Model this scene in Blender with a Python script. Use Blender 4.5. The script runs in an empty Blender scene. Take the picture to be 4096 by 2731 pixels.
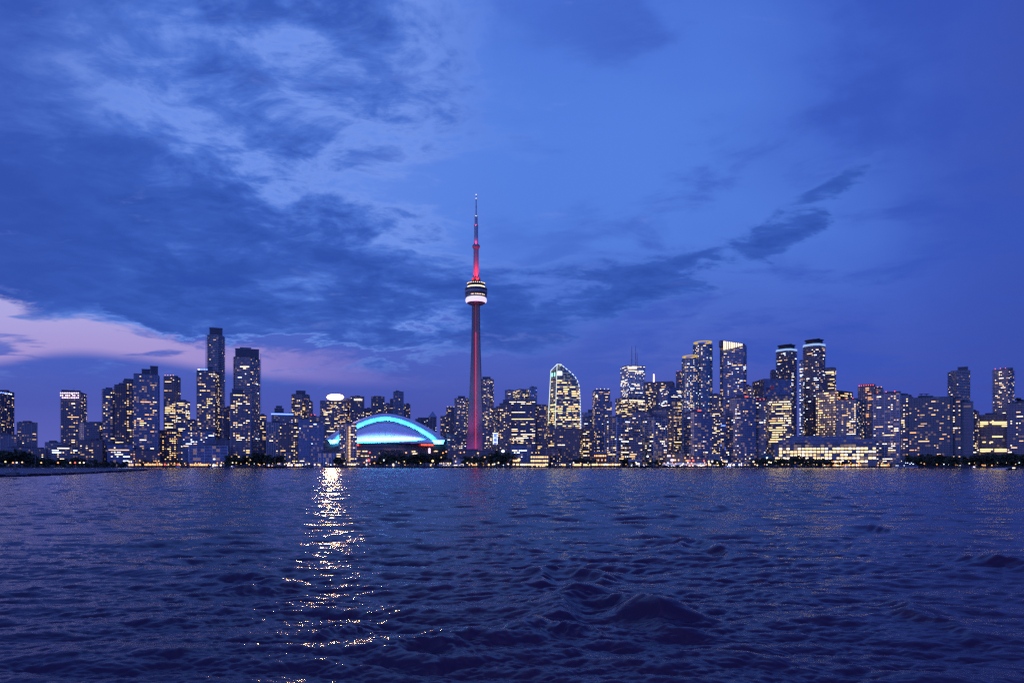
import bpy, math, random
import numpy as np
from mathutils import Vector
R = math.radians
random.seed(7)
SC = bpy.context.scene
COL = SC.collection
F = 2958.0; CX = 2048.0; HY = 1858.0; HC = 4.0       # lens and eye height measured from the photograph
SHORE = 985.0
GZ = 1.6                                              # level of the quay and the streets

# ---------------------------------------------------------------- helpers
def px(X, D): return (X - CX) / F * D
def pz(Y, D): return HC + (HY - Y) / F * D

class MB:
    """collects geometry for one mesh"""
    def __init__(s):
        s.v = []; s.f = []; s.m = []; s.uv = []
    def face(s, pts, m=0, uv=None):
        b = len(s.v); s.v += [tuple(p) for p in pts]; s.f.append(tuple(range(b, b + len(pts)))); s.m.append(m)
        s.uv += uv if uv else [(0.5, 0.5)] * len(pts)
    def box(s, x0, x1, y0, y1, z0, z1, m=0):
        p = [(x0,y0,z0),(x1,y0,z0),(x1,y1,z0),(x0,y1,z0),(x0,y0,z1),(x1,y0,z1),(x1,y1,z1),(x0,y1,z1)]
        for q in ((0,1,5,4),(1,2,6,5),(2,3,7,6),(3,0,4,7),(4,5,6,7),(3,2,1,0)):
            s.face([p[i] for i in q], m)
    def prism(s, poly, z0, z1, m=0, top=True, bottom=True, mt=None):
        n = len(poly)
        for i in range(n):
            a = poly[i]; b = poly[(i+1) % n]
            L = math.hypot(b[0]-a[0], b[1]-a[1])
            s.face([(a[0],a[1],z0),(b[0],b[1],z0),(b[0],b[1],z1),(a[0],a[1],z1)], m, [(0,0),(L,0),(L,z1-z0),(0,z1-z0)])
        if top: s.face([(p[0],p[1],z1) for p in poly], m if mt is None else mt)
        if bottom: s.face([(p[0],p[1],z0) for p in reversed(poly)], m if mt is None else mt)
    def obox(s, c, ax, ay, hx, hy, z0, z1, m=0):
        """box with centre c, unit axes ax, ay in plan"""
        P = [(c[0]+ax[0]*a*hx+ay[0]*b*hy, c[1]+ax[1]*a*hx+ay[1]*b*hy) for a, b in ((-1,-1),(1,-1),(1,1),(-1,1))]
        cr = ax[0]*ay[1]-ax[1]*ay[0]
        if cr < 0: P.reverse()
        s.prism(P, z0, z1, m)
    def lathe(s, prof, n=32, c=(0,0), m=0):
        for k in range(len(prof)-1):
            (r0,z0),(r1,z1) = prof[k], prof[k+1]
            mm = m[k] if isinstance(m, (list,tuple)) else m
            for i in range(n):
                a = 2*math.pi*i/n; b = 2*math.pi*(i+1)/n
                q = [(c[0]+r0*math.cos(a),c[1]+r0*math.sin(a),z0),(c[0]+r0*math.cos(b),c[1]+r0*math.sin(b),z0),
                     (c[0]+r1*math.cos(b),c[1]+r1*math.sin(b),z1),(c[0]+r1*math.cos(a),c[1]+r1*math.sin(a),z1)]
                if r0 < 1e-6: q = q[1:]
                elif r1 < 1e-6: q = q[:3]
                s.face(q, mm, [(i,z0),(i+1,z0),(i+1,z1),(i,z1)][:len(q)])
    def tube(s, a, b, r0, r1, n=6, m=0):
        a = Vector(a); b = Vector(b); d = (b-a).normalized()
        u = d.cross(Vector((0,1,0)) if abs(d.y) < .9 else Vector((1,0,0))).normalized(); w = d.cross(u)
        for i in range(n):
            t0 = 2*math.pi*i/n; t1 = 2*math.pi*(i+1)/n
            p = lambda t, c, r: c + (u*math.cos(t)+w*math.sin(t))*r
            s.face([p(t0,a,r0),p(t1,a,r0),p(t1,b,r1),p(t0,b,r1)], m)
        s.face([b + (u*math.cos(2*math.pi*i/n)+w*math.sin(2*math.pi*i/n))*r1 for i in range(n)], m)
    def mesh(s, name, mats, smooth=False, weld=False):
        me = bpy.data.meshes.new(name)
        me.from_pydata(s.v, [], s.f)
        for m in mats: me.materials.append(m)
        if len(mats) > 1: me.polygons.foreach_set('material_index', s.m)
        uvl = me.uv_layers.new(name='UVMap')
        uvl.data.foreach_set('uv', np.array(s.uv, dtype=np.float32).ravel())
        if weld:
            import bmesh
            bm = bmesh.new(); bm.from_mesh(me); bmesh.ops.remove_doubles(bm, verts=bm.verts, dist=1e-3); bm.to_mesh(me); bm.free()
        if smooth: me.polygons.foreach_set('use_smooth', [True]*len(me.polygons))
        me.update()
        return me
    def build(s, name, mats, parent=None, smooth=False, weld=False, loc=(0,0,0)):
        if not isinstance(mats, (list, tuple)): mats = [mats]
        o = bpy.data.objects.new(name, s.mesh(name, mats, smooth, weld)); COL.objects.link(o)
        o.location = loc
        if parent is not None: o.parent = parent
        return o

def empty(name, loc):
    o = bpy.data.objects.new(name, None); COL.objects.link(o); o.location = loc; o.empty_display_size = 1
    return o
def tag(o, label=None, cat=None, group=None, kind=None):
    if label: o['label'] = label
    if cat: o['category'] = cat
    if group: o['group'] = group
    if kind: o['kind'] = kind
    return o

# ---------------------------------------------------------------- materials
def s2l(c):
    return tuple(((v/255)/12.92 if v/255 <= .04045 else ((v/255+.055)/1.055)**2.4) for v in c)

class NT:
    def __init__(s, nt): s.nt = nt
    def n(s, t, **k):
        o = s.nt.nodes.new(t)
        for a, b in k.items(): setattr(o, a, b)
        return o
    def L(s, a, b): s.nt.links.new(a, b)
    def val(s, x, sock):
        if isinstance(x, (int, float)): sock.default_value = x
        elif isinstance(x, (tuple, list)):
            sock.default_value = tuple(x) + ((1.0,) if len(x) == 3 and len(sock.default_value) == 4 else ())
        else: s.L(x, sock)
    def m(s, op, a, b=0.0, c=0.0, clamp=False):
        o = s.n('ShaderNodeMath', operation=op, use_clamp=clamp)
        s.val(a, o.inputs[0]); s.val(b, o.inputs[1]); s.val(c, o.inputs[2])
        return o.outputs[0]
    def mr(s, x, a, b, c=0.0, d=1.0, smooth=True):
        o = s.n('ShaderNodeMapRange', interpolation_type='SMOOTHSTEP' if smooth else 'LINEAR')
        s.val(x, o.inputs[0]); s.val(a, o.inputs[1]); s.val(b, o.inputs[2]); s.val(c, o.inputs[3]); s.val(d, o.inputs[4])
        return o.outputs[0]
    def mix(s, f, a, b, bt='MIX'):
        o = s.n('ShaderNodeMix', data_type='RGBA', blend_type=bt)
        s.val(f, o.inputs[0]); s.val(a, o.inputs[6]); s.val(b, o.inputs[7])
        return o.outputs[2]
    def comb(s, a, b, c=0.0):
        o = s.n('ShaderNodeCombineXYZ'); s.val(a, o.inputs[0]); s.val(b, o.inputs[1]); s.val(c, o.inputs[2]); return o.outputs[0]
    def noise(s, vec, scale, detail=4, rough=.55, dist=0.0, out=0):
        o = s.n('ShaderNodeTexNoise'); s.L(vec, o.inputs['Vector'])
        o.inputs['Scale'].default_value = scale; o.inputs['Detail'].default_value = detail
        o.inputs['Roughness'].default_value = rough; o.inputs['Distortion'].default_value = dist
        return o.outputs[out]
    def curve(s, x, pts, x0, x1, y0, y1):
        """piecewise smooth curve through pts (x, y)"""
        t = s.mr(x, x0, x1, 0, 1, smooth=False)
        o = s.n('ShaderNodeFloatCurve'); s.L(t, o.inputs['Value'])
        c = o.mapping.curves[0]
        P = [((a-x0)/(x1-x0), (b-y0)/(y1-y0)) for a, b in pts]
        c.points[0].location = P[0]; c.points[1].location = P[-1]
        for p in P[1:-1]: c.points.new(*p)
        o.mapping.update()
        return s.m('ADD', s.m('MULTIPLY', o.outputs[0], y1-y0), y0)

MATS = {}
def pmat(name, color, rough=.6, metal=0.0, emit=None, es=0.0, noise=0.0, nscale=.2, ior=1.5, sample=False):
    if name in MATS: return MATS[name]
    m = bpy.data.materials.new(name); m.use_nodes = True
    t = NT(m.node_tree); b = m.node_tree.nodes['Principled BSDF']
    b.inputs['Roughness'].default_value = rough; b.inputs['Metallic'].default_value = metal; b.inputs['IOR'].default_value = ior
    b.inputs['Base Color'].default_value = (*color, 1)
    if noise:
        tc = t.n('ShaderNodeTexCoord')
        f = t.noise(tc.outputs['Object'], nscale, 4)
        c = t.mix(f, tuple(v*(1-noise) for v in color), tuple(min(1, v*(1+noise)) for v in color))
        t.L(c, b.inputs['Base Color'])
    if emit:
        b.inputs['Emission Color'].default_value = (*emit, 1); b.inputs['Emission Strength'].default_value = es
        m.cycles.emission_sampling = 'FRONT_BACK' if sample else 'NONE'
    MATS[name] = m
    return m

# ---------------------------------------------------------------- camera
cam = bpy.data.cameras.new('camera'); cam.sensor_width = 36; cam.lens = 36*F/4096
cam.shift_y = (HY - 1365.5)/4096; cam.clip_end = 60000; cam.clip_start = .1
co = bpy.data.objects.new('camera', cam); COL.objects.link(co); co.location = (0,0,HC); co.rotation_euler = (R(90),0,0)
SC.camera = co
SC.view_settings.view_transform = 'Standard'; SC.view_settings.look = 'None'
SC.view_settings.exposure = 0; SC.view_settings.gamma = 1
SC.render.engine = 'CYCLES'
SC.cycles.max_bounces = 5; SC.cycles.diffuse_bounces = 2; SC.cycles.glossy_bounces = 3
SC.cycles.caustics_reflective = False
SC.cycles.use_light_tree = True
SC.cycles.filter_width = 1.4
SC.cycles.use_denoising = False; SC.cycles.denoiser = 'OPENIMAGEDENOISE'; SC.cycles.denoising_input_passes = 'RGB_ALBEDO_NORMAL'; SC.cycles.denoising_prefilter = 'ACCURATE'
SC.cycles.sample_clamp_indirect = 2.2
SC.cycles.use_adaptive_sampling = False

# ---------------------------------------------------------------- sky: dusk, a Nishita sky under broken cloud
def make_world():
    w = bpy.data.worlds.new('World'); SC.world = w; w.use_nodes = True
    nt = w.node_tree; nt.nodes.clear(); t = NT(nt)
    out = t.n('ShaderNodeOutputWorld'); bg = t.n('ShaderNodeBackground'); t.L(bg.outputs[0], out.inputs[0])
    tc = t.n('ShaderNodeTexCoord'); sep = t.n('ShaderNodeSeparateXYZ'); t.L(tc.outputs['Generated'], sep.inputs[0])
    dx, dy, dz = sep.outputs
    ay = t.m('MAXIMUM', t.m('ABSOLUTE', dy), .25)
    u = t.m('DIVIDE', dx, ay); v = t.m('DIVIDE', dz, ay)
    # cloud layer seen in perspective: project on a plane overhead
    h = t.m('ADD', t.m('MAXIMUM', dz, 0.0), .13)
    q = t.comb(t.m('DIVIDE', dx, h), t.m('MULTIPLY', t.m('DIVIDE', t.m('ABSOLUTE', dy), h), 1.15), 0.3)
    g = t.comb(u, t.m('MULTIPLY', v, 1.9), 0.0)
    big = t.noise(g, 2.6, 3, .5)
    n1 = t.noise(q, 1.25, 10, .62, .7)
    n2 = t.noise(q, 7.0, 7, .60, .6); n4 = t.noise(q, 3.3, 8, .58, .5)
    gs = t.comb(u, t.m('MULTIPLY', v, 3.4), 1.7)
    n3 = t.noise(gs, 6.5, 7, .62, .5)         # streaks
    nn = t.m('SUBTRACT', n1, .5); ns = t.m('SUBTRACT', n3, .5); nf = t.m('SUBTRACT', n2, .5)
    # --- clear sky behind the clouds
    ramp = t.n('ShaderNodeValToRGB'); t.L(t.mr(v, 0, 1.6, 0, 1, smooth=False), ramp.inputs[0])
    cr = ramp.color_ramp
    stops = [(0.0,(74,82,170)),(.05,(74,88,180)),(.11,(76,104,202)),(.19,(84,130,228)),(.28,(84,132,231)),(.40,(76,120,222)),(.52,(84,84,178)),(1.0,(88,64,138))]
    cr.elements[0].position = stops[0][0]; cr.elements[0].color = (*s2l(stops[0][1]),1)
    cr.elements[1].position = stops[-1][0]; cr.elements[1].color = (*s2l(stops[-1][1]),1)
    for p, c in stops[1:-1]:
        e = cr.elements.new(p); e.color = (*s2l(c),1)
    clear = ramp.outputs[0]
    clear = t.mix(t.m('MULTIPLY', t.mr(u, .05, -.25), t.mr(v, .2, .3, 0, .8)), clear, s2l((100,142,236)))
    # veil that darkens the sky towards the east
    uw = t.m('ADD', u, t.m('MULTIPLY', t.m('SUBTRACT', big, .5), .55))
    veil = t.mr(uw, .12, .62)
    low = t.mr(v, .02, .16)
    veilc = t.mix(t.mr(v, .0, .30), s2l((66,76,170)), s2l((60,94,200)))
    veilc = t.mix(t.mr(u, .42, .80), veilc, s2l((54,76,172)))
    base = t.mix(t.m('MULTIPLY', veil, .9), clear, veilc)
    soft = t.mr(t.m('ADD', t.m('ADD', big, t.m('MULTIPLY', nn, 1.1)), t.m('MULTIPLY', t.m('SUBTRACT', n4, .5), .9)), .42, .70)
    base = t.mix(t.m('MULTIPLY', t.m('MULTIPLY', soft, low), t.mr(u, -.05, .3, .25, .72)), base, s2l((54,86,190)))
    # --- the long bank of cloud
    up = t.curve(u, [(-.8,.40),(-.69,.41),(-.5,.40),(-.38,.36),(-.26,.33),(-.14,.29),(0,.275),(.12,.288),(.22,.30),(.31,.335),(.40,.385),(.47,.43),(.53,.455),(.6,.46),(.8,.40)], -.8, .8, 0, .6)
    lo = t.curve(u, [(-.8,.27),(-.69,.245),(-.6,.215),(-.5,.185),(-.4,.165),(-.3,.155),(-.2,.145),(-.1,.17),(0,.15),(.12,.18),(.22,.215),(.31,.255),(.40,.30),(.47,.36),(.53,.40),(.6,.43),(.8,.40)], -.8, .8, 0, .6)
    vn = t.m('ADD', v, t.m('ADD', t.m('ADD', t.m('MULTIPLY', nn, t.mr(u, -.35, .05, .14, .10)), t.m('MULTIPLY', t.m('SUBTRACT', n4, .5), .09)), t.m('MULTIPLY', ns, .035)))
    a = t.m('SUBTRACT', up, vn); b = t.m('SUBTRACT', t.m('ADD', v, t.m('ADD', t.m('MULTIPLY', ns, .13), t.m('MULTIPLY', nn, .10))), lo)
    bank = t.m('MULTIPLY', t.mr(a, -.012, .030), t.mr(b, t.mr(u,-.3,.0,-.008,-.03), t.mr(u,-.3,.0,.014,.04)))
    bank = t.m('MULTIPLY', bank, t.mr(u, .44, .60, 1, 0))
    # --- cloud thickness: the bank plus broken cloud above it in the west
    west = t.mr(t.m('ADD', t.m('ADD', u, t.m('MULTIPLY', t.m('SUBTRACT', v, .35), .10)), t.m('MULTIPLY', nn, .7)), -.20, .15, 1, 0)
    lane = t.mr(t.m('ABSOLUTE', t.m('ADD', t.m('SUBTRACT', v, .335), t.m('MULTIPLY', u, .42))), .03, .15, 1, 0)
    corner = t.m('MULTIPLY', t.mr(u, -.38, -.55), t.mr(v, .46, .56))
    left = t.m('MULTIPLY', t.mr(u, -.30, -.62), t.mr(v, .50, .36))
    T0 = t.m('MULTIPLY', west, t.m('ADD', t.m('ADD', .50, t.m('MULTIPLY', corner, .22)), t.m('SUBTRACT', t.m('MULTIPLY', left, .25), t.m('MULTIPLY', lane, .26))))
    T0 = t.m('MULTIPLY', T0, t.mr(v, .17, .24))
    T0 = t.m('MAXIMUM', T0, t.m('MULTIPLY', bank, t.mr(u, -.2, .1, .68, .64)))
    fld = t.m('ADD', t.m('ADD', t.m('MULTIPLY', nn, .7), t.m('MULTIPLY', t.m('SUBTRACT', n4, .5), 1.5)), t.m('ADD', t.m('MULTIPLY', nf, .9), t.m('MULTIPLY', ns, .5)))
    amp = t.m('MULTIPLY', t.m('MAXIMUM', west, t.m('MULTIPLY', bank, .8)), t.mr(u, -.62, -.35, .6, 1.0))
    amp = t.m('MULTIPLY', amp, t.m('SUBTRACT', 1.0, t.m('MULTIPLY', t.m('MULTIPLY', t.mr(bank, .5, 1.0), t.mr(u, -.1, -.35)), .2)))
    T = t.m('ADD', T0, t.m('MULTIPLY', amp, fld), clamp=True)
    tr = t.n('ShaderNodeValToRGB'); t.L(T, tr.inputs[0]); e = tr.color_ramp.elements
    e[0].position = .10; e[0].color = (*s2l((106,148,240)),1); e[1].position = .95; e[1].color = (*s2l((45,80,176)),1)
    for pp, cc in ((.26,(112,150,238)),(.42,(78,120,216)),(.60,(57,96,192)),(.80,(48,84,178))):
        x = e.new(pp); x.color = (*s2l(cc),1)
    ccol = t.mix(t.mr(v, .06, .22), s2l((68,92,186)), tr.outputs[0])
    ccol = t.mix(t.mr(u, -.45, -.75, 0, .5), ccol, s2l((52,80,176)))
    ccol = t.mix(t.m('MULTIPLY', t.mr(u, -.05, .18), t.mr(T, .62, .34)), ccol, base)
    col = t.mix(t.m('MULTIPLY', t.mr(T, t.mr(u, -.16, .0, .04, .12), t.mr(u, -.16, .0, .28, .64)), t.mr(v, .09, .15)), base, ccol)
    # wisps
    wisp = t.m('MULTIPLY', t.mr(t.m('ADD', ns, t.m('MULTIPLY', nf, .5)), .10, .30), t.m('MULTIPLY', t.mr(v, .08, .16), t.mr(u, .45, .1)))
    col = t.mix(t.m('MULTIPLY', wisp, .38), col, s2l((118,146,235)))
    # --- afterglow window low in the west
    gt = t.curve(u, [(-.8,.255),(-.69,.235),(-.62,.207),(-.55,.187),(-.45,.167),(-.35,.152),(-.25,.140),(-.12,.125),(0,.11),(.1,.1),(.8,.1)], -.8, .8, 0, .6)
    gb = t.curve(u, [(-.8,.125),(-.69,.135),(-.6,.147),(-.52,.142),(-.4,.125),(-.3,.112),(-.2,.105),(-.1,.105),(0,.105),(.1,.1),(.8,.1)], -.8, .8, 0, .6)
    ve = t.m('ADD', v, t.m('ADD', t.m('MULTIPLY', ns, .11), t.m('MULTIPLY', nf, .03)))
    glow = t.m('MULTIPLY', t.mr(t.m('SUBTRACT', gt, ve), -.006, .012), t.mr(t.m('SUBTRACT', v, gb), -.006, .014))
    streak = t.mr(t.m('ADD', t.noise(t.comb(u, t.m('MULTIPLY', v, 7.0), 5.2), 5.5, 5, .55, .3), t.mr(u, -.72, -.55, .07, 0)), .60, .68)
    glow = t.m('MULTIPLY', glow, t.m('SUBTRACT', 1.0, t.m('MULTIPLY', streak, .85)))
    glow = t.m('MULTIPLY', glow, t.mr(u, -.45, -.02, 1, 0))
    gc = t.mix(t.mr(v, .13, .22), s2l((164,148,214)), s2l((172,170,230)))
    gc = t.mix(t.mr(u, -.5, -.15), gc, s2l((138,130,212)))
    col = t.mix(glow, col, gc)
    # below the glow: blue violet air
    col = t.mix(t.m('MULTIPLY', t.mr(v, .11, .02), t.mr(u, -.1, -.6, 0, .7)), col, s2l((92,104,196)))
    # a Nishita dusk sky adds the physical gradient all round
    sky = t.n('ShaderNodeTexSky', sky_type='NISHITA'); sky.sun_disc = False
    sky.sun_elevation = R(1.0); sky.sun_rotation = R(-75); sky.ozone_density = 4
    add = t.mix(1.0, col, t.mix(1.0, sky.outputs[0], (.012,.010,.016), 'MULTIPLY'), 'ADD')
    add = t.mix(1.0, add, (1.0,.95,.93), 'MULTIPLY')
    # sky behind the camera brightened to light the facades; ground half stays dark
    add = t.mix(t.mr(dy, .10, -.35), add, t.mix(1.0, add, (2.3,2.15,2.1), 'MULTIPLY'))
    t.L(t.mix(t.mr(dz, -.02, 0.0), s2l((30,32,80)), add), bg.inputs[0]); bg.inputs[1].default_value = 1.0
    w.cycles.sampling_method = 'MANUAL'; w.cycles.sample_map_resolution = 1024
make_world()

sun = bpy.data.lights.new('sun', 'SUN'); sun.energy = .12; sun.angle = R(18); sun.color = (1.0,.72,.86)
so = bpy.data.objects.new('sun', sun); COL.objects.link(so)
so.rotation_euler = Vector((.97, .26, -.12)).to_track_quat('-Z', 'Y').to_euler()
# ---------------------------------------------------------------- water
def wave_tile(L, N, lmin, lmax, wdir, seed, spread=2.0):
    """one periodic patch of wind sea: height and horizontal drift, unit slope"""
    rng = np.random.default_rng(seed)
    k1 = 2*np.pi*np.fft.fftfreq(N, L/N); kx, ky = np.meshgrid(k1, k1, indexing='xy')
    k = np.hypot(kx, ky); k[0,0] = 1
    lam = 2*np.pi/k
    amp = np.where((lam > lmin) & (lam < lmax), k**-2.0, 0)
    cosd = (kx*wdir[0] + ky*wdir[1])/k
    amp = amp*np.abs(cosd)**spread
    h = amp*(rng.normal(size=(N,N)) + 1j*rng.normal(size=(N,N))); h[0,0] = 0
    H = np.real(np.fft.ifft2(h)); DX = np.real(np.fft.ifft2(-1j*h*kx/k)); DY = np.real(np.fft.ifft2(-1j*h*ky/k))
    sl = np.hypot(*np.gradient(H, L/N)).std()*1.3
    return H/sl, DX/sl, DY/sl
def samp(T, L, x, y):
    N = T.shape[0]; u = (x/L % 1)*N; v = (y/L % 1)*N
    i = np.floor(u).astype(int); j = np.floor(v).astype(int); a = u-i; b = v-j
    i %= N; j %= N; i1 = (i+1) % N; j1 = (j+1) % N
    return (T[j,i]*(1-a)+T[j,i1]*a)*(1-b) + (T[j1,i]*(1-a)+T[j1,i1]*a)*b
def make_water():
    yl = [8.0]
    while yl[-1] < SHORE:
        y = yl[-1]; yl.append(y + min(1.7*y*y/(HC*F), float(np.interp(y, [0,45,100,250,985],[.25,.26,.42,.8,1.5]))))
    ys = np.array(yl); ys[-1] = SHORE + 2
    uc = np.arange(-.86, .861, 3.4/F)
    us = np.concatenate([[-9,-5,-3,-2,-1.4,-1.1], uc, [1.1,1.4,2,3,5,9]])
    X = us[None,:]*ys[:,None]; Y = np.repeat(ys[:,None], len(us), 1)
    Z = np.zeros_like(X); DX = np.zeros_like(X); DY = np.zeros_like(X)
    dyr = np.gradient(ys)[:,None]; 
    bands = [(97., 256, 4.5, 13., (.16,.98), 3, .052, 1.0, 4), (41., 256, 1.7, 4.5, (-.22,.97), 5, .085, 1.15, 3), (17.3, 256, .65, 1.7, (.14,.99), 8, .165, 1.1, 4), (8.3, 256, .28, .65, (-.25,.97), 11, .19, .9, 3), (4.1, 256, .11, .28, (.1,.99), 15, .17, .7, 1.2)]
    for (L, N, l0, l1, wd, seed, slope, chop, spr) in bands:
        H, hx, hy = wave_tile(L, N, l0, l1, wd, seed, spr)
        c, s_ = math.cos(seed), math.sin(seed)*.0
        xr, yr = X*1.0, Y*1.0
        fade = np.clip((l0*1.5/dyr - .9)/1.4, 0, 1)*np.clip(1.15-np.abs(X/Y)/1.2, 0, 1)
        # gusts: patches of rougher and smoother water
        g = .78 + .34*np.sin(xr/23.+1.3*np.sin(yr/31.))*np.sin(yr/17.+seed)
        k = slope*fade*g
        Z += samp(H, L, xr, yr)*k; DX += samp(hx, L, xr, yr)*k*chop; DY += samp(hy, L, xr, yr)*k*chop
    # the wake of the ferry: crossing crests running off to both sides
    def ridge(x0, y0, x1, y1, amp, w, skew=.5):
        dx, dy = x1-x0, y1-y0; L = math.hypot(dx, dy); tx, ty = dx/L, dy/L
        a = ((X-x0)*tx + (Y-y0)*ty)/L + .0; d = -(X-x0)*ty + (Y-y0)*tx
        d = d + .30*np.sin(a*6+x0) + .14*np.sin(a*15) + .07*np.sin(a*37+y0)
        e = np.exp(-np.clip(np.abs(a-.5)/.5, 0, 4)**2.2)
        q = np.abs(np.where(d < 0, d/(w*skew), d/w))
        return amp*e*(.55*np.exp(-q**2) + .45*np.exp(-np.sqrt(q**2+.02)*1.6) )
    def P(Xp, Yp):
        D = HC*F/(Yp-HY); return px(Xp, D), D
    for (a, b, c, d, amp, w) in [(1980,2590,2370,2392,.44,1.1),(2310,2392,2760,2530,.48,1.15),(2100,2345,2230,2288,.26,.7),(2200,2285,2460,2340,.30,.7),
                                 (2180,2540,2420,2560,.14,.4),(2740,2170,3010,2240,.34,.9),(2640,2212,2800,2165,.20,.7),
                                 (3850,2232,4150,2285,.36,1.1),(3400,2112,3640,2128,.24,1.1),(1240,2540,1520,2530,.22,.7),(1540,2640,1900,2560,.20,.7),
                                 (2600,1950,2750,1935,.35,2.2),(2700,1925,2790,1945,.35,2.4),(2560,2062,2780,2078,.30,1.5),(2780,2022,2990,2052,.30,1.6),
                                 (3560,2400,3900,2570,.20,.6),(3000,2330,3260,2320,.18,.8),(900,2310,1150,2330,.16,.8),(950,2360,1180,2345,.16,.8)]:
        x0, y0 = P(a, b); x1, y1 = P(c, d)
        Z += ridge(x0, y0, x1, y1, amp, w)
    # smoother slick inside the wake
    X2 = X + DX; Y2 = Y + DY
    Y2[-1] = Y[-1]; Z[-1] = 0
    nr, nc = X.shape
    V = np.stack([X2, Y2, Z], -1).reshape(-1, 3)
    idx = np.arange(nr*nc).reshape(nr, nc)
    Q = np.stack([idx[:-1,:-1], idx[:-1,1:], idx[1:,1:], idx[1:,:-1]], -1).reshape(-1, 4)
    # calm apron behind and beside the boat
    y0 = float(ys[0])
    ap = np.array([(-6000,-3000,-.12),(6000,-3000,-.12),(6000,y0,-.12),(-6000,y0,-.12)])
    base = len(V); V = np.concatenate([V, ap]); Q = np.concatenate([Q, [[base,base+1,base+2,base+3]]])
    me = bpy.data.meshes.new('water')
    me.vertices.add(len(V)); me.vertices.foreach_set('co', V.astype(np.float32).ravel())
    me.loops.add(Q.size); me.loops.foreach_set('vertex_index', Q.astype(np.int32).ravel())
    me.polygons.add(len(Q)); me.polygons.foreach_set('loop_start', np.arange(0, Q.size, 4, dtype=np.int32))
    me.polygons.foreach_set('loop_total', np.full(len(Q), 4, dtype=np.int32))
    me.polygons.foreach_set('use_smooth', np.ones(len(Q), dtype=bool))
    me.update(calc_edges=True); me.validate()
    m = bpy.data.materials.new('lake_water'); m.use_nodes = True
    t = NT(m.node_tree); b = m.node_tree.nodes['Principled BSDF']
    b.inputs['Base Color'].default_value = (.040,.018,.042,1); b.inputs['IOR'].default_value = 1.333; b.inputs['Specular Tint'].default_value = (1.0,.88,1.0,1)
    tc = t.n('ShaderNodeTexCoord'); sep = t.n('ShaderNodeSeparateXYZ'); t.L(tc.outputs['Object'], sep.inputs[0])
    # crests lie across the wind, so the ripples are longer in x
    c1 = t.comb(t.m('MULTIPLY', sep.outputs[0], .55), sep.outputs[1], 0.0)
    fine = t.noise(c1, 4.2, 6, .68, .3); chop = t.noise(c1, 1.5, 4, .6, .5); 
    far2 = t.mr(sep.outputs[1], 30, 90)
    hgt = t.m('ADD', t.m('MULTIPLY', fine, .020), t.m('MULTIPLY', t.m('MULTIPLY', chop, far2), .05))
    bp = t.n('ShaderNodeBump'); bp.inputs['Strength'].default_value = 1.0; bp.inputs['Distance'].default_value = 1.0
    t.L(hgt, bp.inputs['Height']); 
    # far off only the faces turned to the south show: lean the normals that way
    sn = t.n('ShaderNodeSeparateXYZ'); t.L(bp.outputs[0], sn.inputs[0])
    gust = t.noise(t.comb(t.m('MULTIPLY', sep.outputs[0], .35), sep.outputs[1], 3.0), .022, 5, .65, .4)
    yf = t.m('MULTIPLY', t.m('ADD', t.m('MULTIPLY', t.m('ABSOLUTE', sn.outputs[1]), .95), t.mr(gust, .35, .65, .0, .03)), -1.0)
    lean = t.mr(sep.outputs[1], 60, 300, 0, .7)
    y2 = t.m('ADD', t.m('MULTIPLY', sn.outputs[1], t.m('SUBTRACT', 1.0, lean)), t.m('MULTIPLY', yf, lean))
    nv = t.n('ShaderNodeVectorMath', operation='NORMALIZE'); t.L(t.comb(sn.outputs[0], y2, sn.outputs[2]), nv.inputs[0])
    t.L(nv.outputs[0], b.inputs['Normal'])
    t.L(t.mr(sep.outputs[1], 20, 400, .085, .08), b.inputs['Roughness'])
    me.materials.append(m)
    o = bpy.data.objects.new('water', me); COL.objects.link(o)
    tag(o, kind='structure', label='dark blue choppy lake water with a boat wake')
make_water()

# ---------------------------------------------------------------- land
g = MB(); g.box(-9000, 9000, SHORE, 30000, -3, GZ)
m_ground = pmat('city_ground', (.05,.05,.052), .9, noise=.3, nscale=.05)
tag(g.build('ground', m_ground), kind='structure', label='paved waterfront and city ground behind the quay')
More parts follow.
